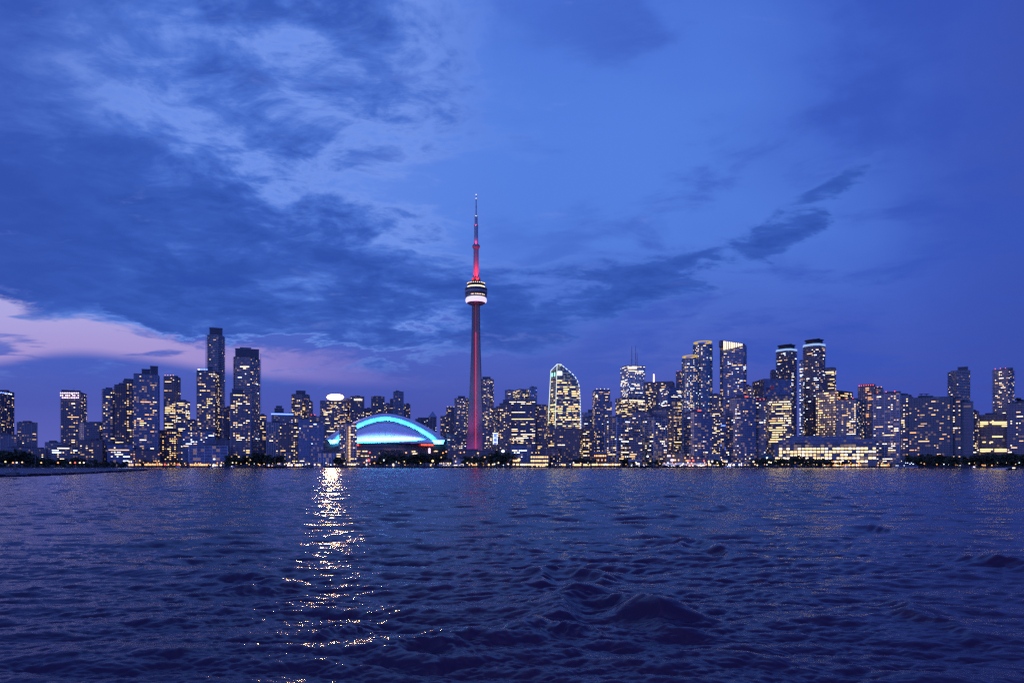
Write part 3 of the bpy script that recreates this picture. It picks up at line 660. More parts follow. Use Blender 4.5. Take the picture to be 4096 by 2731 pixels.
B('apartment_block', 'blue glass block behind the round quay pavilion', 2045, 2110, 1782, 1050, 0, style='office', wall='blue', slab='teal', lit=.2, vb=1830, pal='pc', run=2)
B('apartment_block', 'blank concrete silo wall on the quay', 2108, 2125, 1778, 1010, 0, style='wall', wall='grey', slab='grey', lit=.0, vb=1840, fh=8)
B('condo_tower', 'brown tower at the foot of the white outlined tower', 2190, 2220, 1704, 1120, 0, style='wall', wall='brown', slab='brown', lit=.16, vb=1820)
B('condo_tower', 'broad brown quay tower before the white outlined tower', 2218, 2332, 1716, 1090, .15, style='wall', wall='brown', slab='brown', lit=.10, vb=1835, pal='wwyp')
B('apartment_block', 'dark quay offices with a framed corner beside the marina', 2186, 2246, 1795, 1012, .3, style='wall', wall='dark', slab='grey', lit=.2, vb=1845)
B('apartment_block', 'tan flats with one bright grid of rooms west of the logo tower', 2326, 2376, 1712, 1130, 0, style='slab', sp=.6, wall='brown', slab='brown', lit=.20, vb=1820, pal='pyw')
B('office_block', 'pale glass block far behind, east of the white outlined tower', 2328, 2378, 1650, 1850, 0, style='office', wall='pale', slab='white', lit=.1, vb=1700, pal='c', pent=[(2352,2372,1637)])
B('office_block', 'dim ribbon windowed block between outlined tower and logo tower', 2334, 2386, 1668, 1500, 0, style='slab', sp=.6, wall='dark', slab='white', lit=.08, vb=1720, pal='pc')
r, P, H = B('office_tower', 'blue tower with a white logo and corner lamps near its dark top', 2371, 2440, 1560, 1400, -.15, style='wall', wall='blue', slab='dark', lit=.28, vb=1800, pal='wyypa', roofl=('p',4), nick='blue tower with white logo')
s = MB(); s.lathe([(0,-2.2),(2.0,-1.6),(2.2,-.4),(1.2,.8),(.9,2.4),(0,3.2)],8); s.build('sign', WM['p'], r, loc=(px(2386,1395)-r.location[0], 1392-r.location[1], H-12))
B('office_block', 'lower east wing of the logo tower with a bright window wall', 2418, 2448, 1608, 1395, 0, style='office', wall='blue', slab='grey', lit=.22, vb=1800, pal='py')
B('condo_tower', 'white framed quay tower with rounded bay and grid balconies', 2420, 2522, 1668, 1015, .55, style='grid', wall='condo', slab='white', lit=.16, vb=1848, sp=1.8, pent=[(2462,2488,1657)], bay=4, pal='wppcy')
B('condo_tower', 'second white framed quay tower, east twin with a glass lantern', 2562, 2668, 1668, 1015, .50, style='grid', wall='condo', slab='white', lit=.16, vb=1848, sp=1.8, pent=[(2588,2604,1661)], bay=4, pal='wppcy')
B('condo_tower', 'grey slab with blank top behind the second white framed tower', 2608, 2695, 1640, 1100, .35, style='slab', sp=.7, wall='grey', slab='grey', lit=.12, vb=1840, bare=.12)
B('apartment_block', 'grey flats between the two white framed quay towers', 2528, 2612, 1650, 1080, .2, style='slab', sp=.7, wall='grey', slab='grey', lit=.14, vb=1840)
B('apartment_block', 'dim brown flats at the water between the two white framed towers', 2515, 2570, 1742, 1005, 0, style='slab', sp=.7, wall='brown', slab='grey', lit=.2, vb=1845)
# financial district
r, P, H = B('office_tower', 'white banded bank tower carrying two tall antennas', 2482, 2581, 1462, 2000, -.30, style='office', wall='bank', slab='white', lit=.20, vb=1590, pal='cpp', fh=3.9, run=2.2, rows=True, ratio=1.0, nick='bank tower with two antennas')
for (X, Y0, rr) in ((2527,1380,1.4),(2542.5,1378,1.3),(2549,1405,1.0)):
    m = MB(); hh = pz(Y0,2010)-pz(1462,2010); m.tube((0,0,0),(0,0,hh*.55),rr,rr*.9,6); m.tube((0,0,hh*.55),(0,0,hh),rr*.8,rr*.4,6)
    m.build('antenna', SLABM['grey'], r, loc=(px(X,2015)-r.location[0], 2015-r.location[1], H))
c = MB(); c.box(-12,12,-1,0,-4.5,0); c.build('sign', WM['p'], r, loc=(px(2529,1990)-r.location[0], 1990-r.location[1]-2, H-5))
B('office_tower', 'brown bank tower with golden ribbon storeys below the antenna tower', 2462, 2580, 1590, 1700, -.42, style='office', wall='office', slab='brown', lit=.30, rows=True, vb=1760, pal='yyp', run=5, fh=4, ratio=1.0)
r, P, H = B('office_tower', 'flat topped black bank tower with a white rooftop beacon', 2577, 2699, 1526, 1900, .12, style='wall', wall='dark', slab='dark', lit=.22, vb=1640, pal='yypw', fh=4, bare=.25)
m = MB(); m.tube((0,0,0),(0,0,pz(1494,1900)-pz(1526,1900)),1.6,1.4,8); m.build('beacon', WM['m'], r, loc=(px(2615,1905)-r.location[0], 1905-r.location[1], H))
B('office_tower', 'pale blue glass tower with a bright storey before the black bank', 2635, 2727, 1547, 1560, -.38, style='office', wall='blue', slab='blue', lit=.14, rows=True, vb=1650, pal='ppc', run=5)
B('office_block', 'office base with blazing storeys under the pale blue glass tower', 2612, 2700, 1632, 1500, 0, style='office', wall='office', slab='dark', lit=.5, vb=1650, pal='ppy', run=5)
B('office_tower', 'narrow copper coloured tower peeping beside the golden crowned pair', 2704, 2734, 1487, 1950, 0, style='wall', wall='brown', slab='brown', lit=.25, vb=1560, pal='oay', roofl=('r',2))
B('office_block', 'dark green office slab with golden rooms west of the crowned pair', 2686, 2738, 1600, 1350, 0, style='office', wall='office', slab='dark', lit=.34, vb=1820, pal='yyww', run=1.8)
for nm, a0, a1, yt, D, lb in (('w', 2728, 2792, 1434, 1290, 'lower of the golden crowned pair, blue glass with curved west wall'), ('e', 2773, 2849, 1377, 1300, 'taller of the golden crowned pair, blue glass with curved west wall')):
    r, P, H = B('condo_tower', lb, a0, a1, yt, D, .0, style='grid', sp=.5, wall='pale' if nm == 'w' else 'blue', slab='teal', lit=.20, vb=1640, shape='round', ratio=.75, pal='cpwy', nick=lb.split(',')[0])
    # tilted golden ring on posts
    w = (a1-a0)/F*D/2; mb = MB(); ring = [(w*.98*math.cos(2*math.pi*i/20), w*.74*math.sin(2*math.pi*i/20)) for i in range(20)]
    zt = lambda x, y: H + 5.5 + x/w*.7 - y/w*1.5
    inn = [(x*.72, y*.72) for x, y in ring]
    for i in range(20):
        j = (i+1) % 20
        mb.face([(*ring[i],zt(*ring[i])),(*ring[j],zt(*ring[j])),(*inn[j],zt(*inn[j])),(*inn[i],zt(*inn[i]))]); mb.face([(*ring[i],zt(*ring[i])-.9),(*ring[j],zt(*ring[j])-.9),(*ring[j],zt(*ring[j])),(*ring[i],zt(*ring[i]))])
        mb.face([(*inn[i],zt(*inn[i])-.9),(*inn[j],zt(*inn[j])-.9),(*ring[j],zt(*ring[j])-.9),(*ring[i],zt(*ring[i])-.9)])
        if i % 4 == 0: mb.tube((ring[i][0]*.85, ring[i][1]*.85, H), (ring[i][0]*.85, ring[i][1]*.85, zt(*ring[i])-.9), .35, .35, 5)
    mb.build('crown', pmat('golden_crown', (.6,.45,.15), .4, emit=(1,.68,.12), es=.55), r)
r, P, H = B('condo_tower', 'rounded quay tower of pale floor bands before the crowned pair', 2735, 2847, 1648, 1020, 0, style='slab', sp=.8, wall='condo', slab='blue', lit=.16, vb=1848, shape='bow', pent=[(2771,2796,1635)], pal='wpyca', roofl=('r',4), ratio=.6)
B('office_block', 'office slab with golden storeys east of the crowned pair', 2847, 2883, 1578, 1300, 0, style='slab', sp=.5, wall='brown', slab='grey', lit=.30, vb=1820, pal='yyp', run=2.4)
r, P, H = B('condo_tower', 'tall blue tower whose slanting crown glows in white stripes', 2881, 2985, 1382, 1290, .0, style='slab', sp=.8, wall='blue', slab='blue', lit=.18, vb=1640, pal='wwyca', fins=5, nick='tower with white striped crown', shape='cham', cham=.15)
cr = MB(); cw = pmat('crown_screen', (.12,.12,.16), .5)
xa, xb = px(2882,1288)-r.location[0], px(2978,1288)-r.location[0]; yf = min(p[1] for p in P)+.2
h0, h1 = pz(1361,1288)-GZ, pz(1375,1288)-GZ
cr.face([(xa,yf,H-2),(xb,yf,H-2),(xb,yf,h1),(xa,yf,h0)]); cr.face([(xa,yf+12,h0),(xb,yf+12,h1),(xb,yf+12,H-2),(xa,yf+12,H-2)])
cr.face([(xa,yf,h0),(xb,yf,h1),(xb,yf+12,h1),(xa,yf+12,h0)]); cr.face([(xa,yf+12,H-2),(xa,yf,H-2),(xa,yf,h0),(xa,yf+12,h0)]); cr.face([(xb,yf,H-2),(xb,yf+12,H-2),(xb,yf+12,h1),(xb,yf,h1)])
cr.build('crown', cw, r)
for k in range(11):
    f = (k+1.8)/13.5; X = xa+(xb-xa)*f; zt_ = h0+(h1-h0)*f; zb = H-9 + f*9.5
    st = MB(); st.box(X-.72,X+.72,yf-.35,yf-.05,zb,zt_-.8); st.build('crown_lamp', WM['p'], r)
B('condo_tower', 'stepped east shoulder of the tower with the white striped crown', 2983, 3006, 1545, 1300, 0, style='slab', sp=.8, wall='condo', slab='blue', lit=.2, vb=1590)
r, P, H = B('condo_tower', 'wide curved quay tower with fine white floor bands and roof garden', 2903, 3024, 1592, 1025, 0, style='slab', sp=.8, wall='condo', slab='blue', lit=.17, vb=1848, shape='bow', ratio=.5, pent=[(2944,2975,1576)], pal='wpycad', roofl=('r',3))
B('condo_tower', 'east wing of the wide curved quay tower, stepped lower', 3018, 3075, 1604, 1035, .2, style='slab', sp=.8, wall='condo', slab='teal', lit=.14, vb=1830, pent=[(3020,3044,1587)], pal='wpc', roofl=('r',3))
B('apartment_block', 'narrow blue lit flats squeezed west of the wide curved quay tower', 2880, 2906, 1668, 1120, 0, style='office', wall='blue', slab='blue', lit=.16, vb=1830, pal='yyb')
r, P, H = B('office_tower', 'dark blue glass office tower with a round logo disc', 3010, 3166, 1517, 1250, -.30, style='office', wall='blue', slab='dark', lit=.05, vb=1600, pal='pyw', rows=True, fh=3.9, run=3, ratio=1.0, nick='office tower with round logo')
c = MB(); c.lathe([(0,-.3),(3.6,-.3),(3.6,.3),(0,.3)],18); o = c.build('sign', pmat('logo_disc', (.35,.08,.08), .5, emit=(.7,.1,.1), es=.05), r, loc=(px(3085,1245)-r.location[0], 1240-r.location[1], H-15)); o.rotation_euler = (R(90),0,0)
B('office_block', 'office base ablaze with golden storeys below the logo glass tower', 3068, 3167, 1582, 1236, 0, style='office', wall='office', slab='dark', lit=.42, vb=1770, pal='yyypw', run=3, fh=3.9, rows=True)
# harbour twins
for a0, a1, yt, D, lb in ((3105,3187,1402,1330,'western of the two white collared black capped towers'),(3213,3300,1382,1250,'eastern of the two white collared black capped towers')):
    r, P, H = B('condo_tower', lb, a0, a1, yt, D, .45, style='slab', sp=1.1, wall='brown', slab='grey', lit=.20, vb=1740, shape='cham', cham=.22, pal='wpccd', nick=lb.split(' white')[0]+' capped towers')
    c = MB(); c.prism(offset(P, .7), H+.2, H+3.8); c.build('light_band', pmat('white_collar', (.7,.75,.8), .5, emit=(.45,.72,1.0), es=.55), r)
    c = MB(); Q = offset(P, -3.4); c.prism(Q, H+3.8, H+10.5); c.prism(offset(P,-1.6), H+10.5, H+11.6); c.tube((-8,-2,H+11.6),(8,-4,H+14),.7,.5); c.build('cap', pmat('black_cap', (.012,.012,.016), .5), r)
B('condo_tower', 'short dark wing attached west of the collared towers', 3082, 3107, 1483, 1400, 0, style='slab', wall='brown', slab='grey', lit=.14, vb=1520)
B('condo_tower', 'hair thin pale tower between the two collared towers', 3197, 3217, 1446, 1500, 0, style='slab', sp=.5, wall='pale', slab='white', lit=.5, vb=1740, pal='pccd')
B('office_tower', 'dark office tower with golden storeys behind the eastern collared tower', 3294, 3344, 1471, 1500, .12, style='office', wall='dark', slab='dark', lit=.30, rows=True, vb=1560, pal='yyp', run=4)
r, P, H = B('office_block', 'broad violet topped office slab with a white sign and amber rooms', 3263, 3411, 1563, 1200, .40, style='office', wall='dark', slab='dark', lit=.48, vb=1750, pal='ywyw', run=1.4, fh=3.9, bare=.3, nick='broad office slab with white sign')
c = MB(); c.box(-2.6,2.6,-.3,0,-6,0); c.build('sign', WM['c'], r, loc=(px(3363,1196)-r.location[0], 1204-r.location[1], H-1))
B('condo_tower', 'grid fronted tower with red roof lamps behind the terraced warehouse', 3345, 3462, 1598, 1060, .3, style='grid', wall='condo', slab='teal', lit=.24, vb=1750, pal='wpyw', sp=1.4, roofl=('r',3))
B('condo_tower', 'flat crowned dark tower ringed by red lamps', 3432, 3508, 1546, 1180, .15, style='slab', wall='brown', slab='grey', lit=.12, vb=1720, pent=[(3442,3502,1536)], roofl=('r',7), pal='wo')
B('condo_tower', 'lower east wing of the flat crowned tower', 3504, 3532, 1553, 1190, 0, style='slab', wall='condo', slab='grey', lit=.14, vb=1600, roofl=('o',2))
B('condo_tower', 'pale grid faced quay tower west of the banded apartment wall', 3493, 3606, 1572, 1030, .12, style='grid', wall='condo', slab='white', lit=.22, vb=1850, sp=1.5, pent=[(3540,3602,1564)], pal='wppyw', roofl=('r',3), bay=3.6)
B('condo_tower', 'blue glass east flank of the pale grid faced quay tower', 3598, 3634, 1580, 1040, 0, style='office', wall='blue', slab='blue', lit=.22, vb=1850, pal='wyp')
B('condo_tower', 'dark narrow tower filling the gap before the banded apartment wall', 3632, 3650, 1588, 1060, 0, style='slab', wall='dark', slab='grey', lit=.3, vb=1850, pal='wy')
# terraced warehouse
r, P, H = B('warehouse', 'long waterfront warehouse with rows of blazing square windows', 3100, 3505, 1776, 1004, 0, style='grid', sp=.6, wall='office', slab='grey', lit=.80, vb=1846, pal='ypywp', run=1.0, even=True, fh=4.3, bay=4.9, hfrac=.66, ratio=.3, maxn=100, run_w=.84, nick='long lit warehouse', dmax=60)
for (x0, x1, y1, dd, lb) in ((3112,3500,1757,8,'first glass terrace on the warehouse roof'),(3160,3440,1744,20,'')):
    pp = footprint(x0, x1, 1004+dd, 0, .2, dmax=30); pp = [(p[0]-r.location[0], p[1]-r.location[1]) for p in pp]
    if area2(pp) < 0: pp.reverse()
    b = MB(); zz = pz(y1, 1004+dd)-GZ; zb = H if dd == 8 else pz(1757,1012)-GZ
    n_ = len(pp)
    for i in range(n_):
        a = pp[i]; c = pp[(i+1) % n_]; L = math.hypot(c[0]-a[0], c[1]-a[1]); b.face([(*a,zb),(*c,zb),(*c,zz),(*a,zz)], 0, [(i*50,0),(i*50+round(L/3.5),0),(i*50+round(L/3.5),(zz-zb)/3.2),(i*50,(zz-zb)/3.2)])
    b.face([(*p,zz) for p in pp], 1); b.prism(offset(pp,.6), zz-.3, zz+.25, 1)
    b.build('terrace_storey', [FM['blue'], SLABM['teal']], r)
# banded apartment wall
r, P, H = B('apartment_block', 'wide apartment wall of thin horizontal bands with rooftop dishes', 3636, 3800, 1589, 1010, 0, style='slab', sp=.8, wall='dark', slab='teal', lit=.13, vb=1830, pal='aowdo', run=1.8, ratio=.3, nick='banded apartment wall')
for X in (3685, 3706):
    m = MB(); m.tube((0,0,0),(0,0,3.4),.35,.3); m.lathe([(0,3.2),(2.6,4.4),(2.8,4.6),(0,3.6)],10); m.tube((-3,0,4.2),(4,0,4.8),.5,.3); m.build('dish', M_ROOF, r, loc=(px(X,1014)-r.location[0], 1014-r.location[1], H+.9))
B('apartment_block', 'plain concrete pier at the end of the banded wall', 3799, 3811, 1589, 1006, 0, style='wall', wall='grey', slab='grey', lit=0, vb=1840, fh=9, bay=30)
B('apartment_block', 'banded flats east of the plain concrete pier', 3810, 3846, 1593, 1012, .1, style='slab', sp=.8, wall='dark', slab='teal', lit=.2, vb=1840, pal='wap')
B('apartment_block', 'twin concrete stair shafts of the harbour apartments', 3845, 3893, 1607, 1015, .0, style='wall', wall='grey', slab='grey', lit=.04, vb=1840, fh=4, bay=12, fins=1)
B('apartment_block', 'low flats stepping down from the twin concrete shafts', 3880, 3916, 1645, 1020, .2, style='slab', sp=.7, wall='brown', slab='grey', lit=.2, vb=1840, pal='wyp')
B('condo_tower', 'far tower of even pale balconies above the banded apartment wall', 3791, 3880, 1482, 1400, -.30, style='slab', sp=1.2, wall='dark', slab='white', lit=.04, vb=1600, shape='cham', cham=.12, pent=[(3832,3872,1466)], pal='wp')
B('condo_tower', 'rippling balconied tower standing apart at the east end', 3971, 4057, 1476, 1400, .25, style='slab', sp=1.6, wall='dark', slab='white', lit=.16, vb=1650, pent=[(4006,4052,1470)], pal='ppw', roofl=('r',3), nick='rippling balconied tower')
B('office_block', 'flat dark office block with rows of yellow windows at the east end', 3913, 4030, 1659, 1050, 0, style='wall', wall='dark', slab='dark', lit=.03, vb=1820, pal='y', fh=3.9, ratio=.4, nick='flat dark office block')
ob = ROOTS['flat dark office block with rows of yellow windows at the east end'][0]
for Y, run in ((1689,(0,1,2,4,5,6,7,8,9,10,11)),(1696,(0,1,2,5,6,7,8,9,10,11)),(1704,(0,9,10,11)),(1746,(5,6,7,8)),(1768,(1,4)),(1797,(0,1,2,3,4,6,7,8,9,10,11)),(1804,(0,1,2,3,6,7,8,9,10,11))):
    for k in run: win(ob, 'y', px(3917+k*9.6,1048)-ob.location[0], 1042.5-ob.location[1], pz(Y,1048)-GZ, 0, 2.7, 1.5, 3)
B('apartment_block', 'banded apartment wall with a tree on its roof at the frame edge', 4028, 4120, 1612, 1000, 0, style='slab', sp=.6, wall='dark', slab='blue', lit=.06, vb=1830, pal='wp', ratio=.4)
B('apartment_block', 'low dim block between the flat shafts and the office block', 3886, 3930, 1700, 1090, 0, style='slab', sp=.5, wall='brown', slab='grey', lit=.12, vb=1830)
print('windows', NWIN)
# ---------------------------------------------------------------- the great concrete tower
def great_tower():
    D = 1500.0; cx = px(1904.5, D); root = empty('observation_tower', (cx, D, GZ))
    tag(root, 'tall concrete needle tower with round pod and red lit shaft rising over the city', 'tower')
    k = D/F
    zz = lambda Y: pz(Y, D) - GZ
    conc = pmat('tower_concrete', (.19,.155,.175), .85, noise=.18, nscale=.05)
    dark = pmat('pod_metal', (.09,.09,.10), .45); glass = pmat('pod_glass', (.03,.03,.04), .15)
    # three tapering legs round a six sided core
    prof = [(1862,46,9.5,9.5),(1826,43.5,9.5,9.3),(1760,40,9.2,9.2),(1700,36,9.2,9.0),(1600,29.5,9.2,9.0),(1500,24.5,9.2,8.8),(1400,20.5,9,8.6),(1330,18.8,8.6,8.6),(1240,17.4,8.2,8.4),(1216,17.2,8.2,8.4)]
    ang = [R(205), R(325), R(85)]
    def sect(Rl, tw, rc):
        P = []
        for i, a in enumerate(ang):
            t = Vector((math.cos(a), math.sin(a))); n = Vector((-t.y, t.x))
            tip = t*Rl*k; w = tw*k*.5
            hip = t*min(Rl*k*.9, rc*k*1.05)
            P += [hip - n*w*1.25, tip - n*w*.62, tip + n*w*.62, hip + n*w*1.25]
            v = a + R(60); P.append(Vector((math.cos(v), math.sin(v)))*rc*k*.86)
        return P
    m = MB()
    for i in range(len(prof)-1):
        (Y0,R0,t0,c0),(Y1,R1,t1,c1) = prof[i], prof[i+1]
        A = sect(R0,t0,c0); Bq = sect(R1,t1,c1); n = len(A)
        for j in range(n):
            q = (j+1) % n
            m.face([(*A[j],zz(Y0)),(*A[q],zz(Y0)),(*Bq[q],zz(Y1)),(*Bq[j],zz(Y1))])
    m.build('shaft', conc, root)
    # glazed lift shafts in the hollows: the west one glows red
    red = pmat('red_led', (.1,.01,.01), .4, emit=(1.0,.05,.08), es=1.1); redd = pmat('dim_red_led', (.1,.02,.02), .4, emit=(.9,.10,.08), es=.28)
    for (vi, mat, nm) in ((0, red, 'lift_shaft'), (1, pmat('lift_glass',(.05,.04,.06),.25), 'lift_shaft')):
        v = ang[vi] + R(60); d = Vector((math.cos(v), math.sin(v))); n = Vector((-d.y, d.x))
        for (Ya, Yb, mt) in ((1860, 1330, mat), (1330, 1217, redd if vi == 0 else mat)):
            b = MB(); za, zb = zz(Ya), zz(Yb)
            r_ = 7.6*k; w = .95*k
            for s in range(1):
                b.obox(d*(r_+.4), n, d, w, 1.2, za, zb)
            b.build(nm, mt, root)
    # pod
    c = lambda px_: px_*k
    pod = MB()
    pod.lathe([(c(8),zz(1220)),(c(30),zz(1217)),(c(37),zz(1211.5))], 48); pod.build('pod_soffit', dark, root, smooth=False)
    rd = MB(); rd.lathe([(c(37),zz(1211.5)),(c(40.6),zz(1209)),(c(42.6),zz(1204)),(c(42.6),zz(1199)),(c(41),zz(1194)),(c(38),zz(1190.5))], 48)
    rd.build('radome', pmat('radome_glow', (.8,.8,.85), .5, emit=(.92,.80,1.0), es=.85), root, smooth=True)  # emission stands in for lamps lighting the radome from above and below
    b = MB(); b.lathe([(c(39),zz(1190)),(c(43.2),zz(1186)),(c(43.8),zz(1176)),(c(43.6),zz(1166)),(c(43.8),zz(1164)),(c(44.6),zz(1160)),(c(44.4),zz(1155)),(c(40),zz(1153)),(c(34),zz(1152.5)),(c(34),zz(1160))], 48)
    b.build('pod', dark, root)
    b = MB(); b.lathe([(c(44.0),zz(1171)),(c(44.9),zz(1170)),(c(44.9),zz(1166.5)),(c(44.0),zz(1166))], 48); b.lathe([(c(44.2),zz(1188)),(c(44.4),zz(1187)),(c(44.2),zz(1186))], 48)
    b.build('ring', SLABM['grey'], root)
    for k_ in range(30):
        a = R(205 + k_*4.6)
        if k_ in (2,7,13,21): continue
        for Y, h, colr in ((1184, 1.6, 'y' if k_ % 3 else 'a'),):
            if 8 < k_ < 26: win(root, colr, math.cos(a)*c(43.6), math.sin(a)*c(43.6), zz(Y+ (k_ % 2)*.8), a+R(90), 1.9, 1.1, .6)
    b = MB(); b.lathe([(c(34.5),zz(1152.5)),(c(34.2),zz(1148)),(c(33),zz(1146)),(c(33),zz(1144.5)),(c(35),zz(1143)),(c(35.2),zz(1137)),(c(34),zz(1134)),(c(28),zz(1134)),(c(17),zz(1133)),(c(17),zz(1134))], 48)
    b.build('upper_deck', dark, root)
    for k_ in range(24):
        a = R(184 + k_*7.5)
        win(root, 'p' if k_ % 2 else 'y', math.cos(a)*c(34.6), math.sin(a)*c(34.6), zz(1149.8), a+R(90), 2.1, 2.6, .5)
    lamp = MB(); lamp.lathe([(0,-.7),(.8,-.4),(.95,.2),(.6,.9),(0,1.1)],8); lm = lamp.mesh('deck_lamp', [WM['y']])
    for k_ in range(13):
        a = R(192 + k_*13); o = bpy.data.objects.new('deck_lamp', lm); COL.objects.link(o); o.parent = root
        o.location = (math.cos(a)*c(34.8), math.sin(a)*c(34.8), zz(1135.5)); 
    # equipment collar, upper shaft, sky pod, mast
    b = MB(); b.lathe([(c(14),zz(1134)),(c(14),zz(1116)),(c(16.3),zz(1122)),(c(16.3),zz(1113)),(c(13),zz(1110)),(c(10),zz(1108))][:2]+[(c(12),zz(1112)),(c(10.5),zz(1108))], 12)
    for a in (205, 265, 325, 25, 145):
        d = Vector((math.cos(R(a)), math.sin(R(a)))); b.obox(d*c(12.4), (-d.y,d.x), d, 2.1, 2.0, zz(1128), zz(1112))
    b.build('equipment_collar', pmat('collar_concrete', (.16,.12,.13), .8), root)
    uc = pmat('upper_concrete', (.34,.28,.30), .8, noise=.12)
    b = MB(); b.lathe([(c(10.8),zz(1112)),(c(10.2),zz(996))], 6); b.build('upper_shaft', uc, root)
    b = MB(); b.lathe([(c(10),zz(997)),(c(12.5),zz(994)),(c(15.3),zz(989)),(c(15.3),zz(984)),(c(13),zz(980)),(c(9),zz(977)),(c(8.2),zz(975))], 24)
    b.build('sky_pod', pmat('sky_pod_skin', (.26,.20,.24), .5), root)
    b = MB(); b.lathe([(c(7.9),zz(976)),(c(7.9),zz(903)),(c(8.6),zz(902)),(c(6.2),zz(898)),(c(5.9),zz(868)),(c(6.4),zz(867)),(c(3),zz(866)),(c(2.4),zz(862)),(c(2.3),zz(828)),(c(2.8),zz(827)),(c(2.6),zz(823)),(c(1.9),zz(822)),(c(2.0),zz(795)),(c(2.8),zz(794)),(c(1.2),zz(793)),(c(1.1),zz(780)),(0,zz(777))], 12)
    b.build('antenna', pmat('mast_white', (.42,.42,.48), .6), root)
    for Y in (902, 866, 795, 779): 
        b = MB(); b.lathe([(0,-.6),(1.2,0),(0,.9)],8); b.build('mast_lamp', WM['p'] if Y != 902 else WM['r'], root, loc=(0,-c({902:8.8,866:6.6,795:3,779:1.5}[Y]),zz(Y)))
    # red floodlights on the deck and the sky pod, violet ones at the foot
    def spot(x, y, z, tgt, power, color, size, nm='floodlight'):
        l = bpy.data.lights.new(nm, 'SPOT'); l.energy = power; l.color = color; l.spot_size = R(size); l.spot_blend = .8; l.shadow_soft_size = .8
        o = bpy.data.objects.new(nm, l); COL.objects.link(o); o.parent = root; o.location = (x,y,z)
        o.rotation_euler = (Vector(tgt)-Vector((x,y,z))).to_track_quat('-Z','Y').to_euler()
    spot(c(9), -c(24), zz(1133), (0,0,zz(1085)), 170000, (1,.03,.04), 50)
    spot(-c(22), -c(20), zz(1133), (0,0,zz(1085)), 120000, (1,.03,.04), 50)
    spot(c(10), -c(19), zz(1130), (0,0,zz(1030)), 300000, (1,.02,.05), 30)
    spot(0, -c(14), zz(982), (0,0,zz(964)), 26000, (1,.05,.15), 60)
    spot(0, -c(10), zz(904), (0,0,zz(895)), 7000, (1,.05,.10), 60)
    spot(-14, -27, 11, (-9,-4,60), 75000, (.68,.12,.70), 70)
    spot(-8, -27, 11, (-4,-5,150), 560000, (.80,.06,.36), 26)
    spot(-2, -27, 11, (0,-5,280), 1200000, (.80,.04,.24), 12)
    spot(20, -27, 11, (9,-4,60), 60000, (.70,.30,.80), 70)
    # foot hall
    b = MB(); b.box(-34, 38, -26, 8, 0, 9); b.box(-36, 40, -28, 9, 9, 10); b.build('base_hall', FM['grey'], root)
    return root
tw = great_tower()

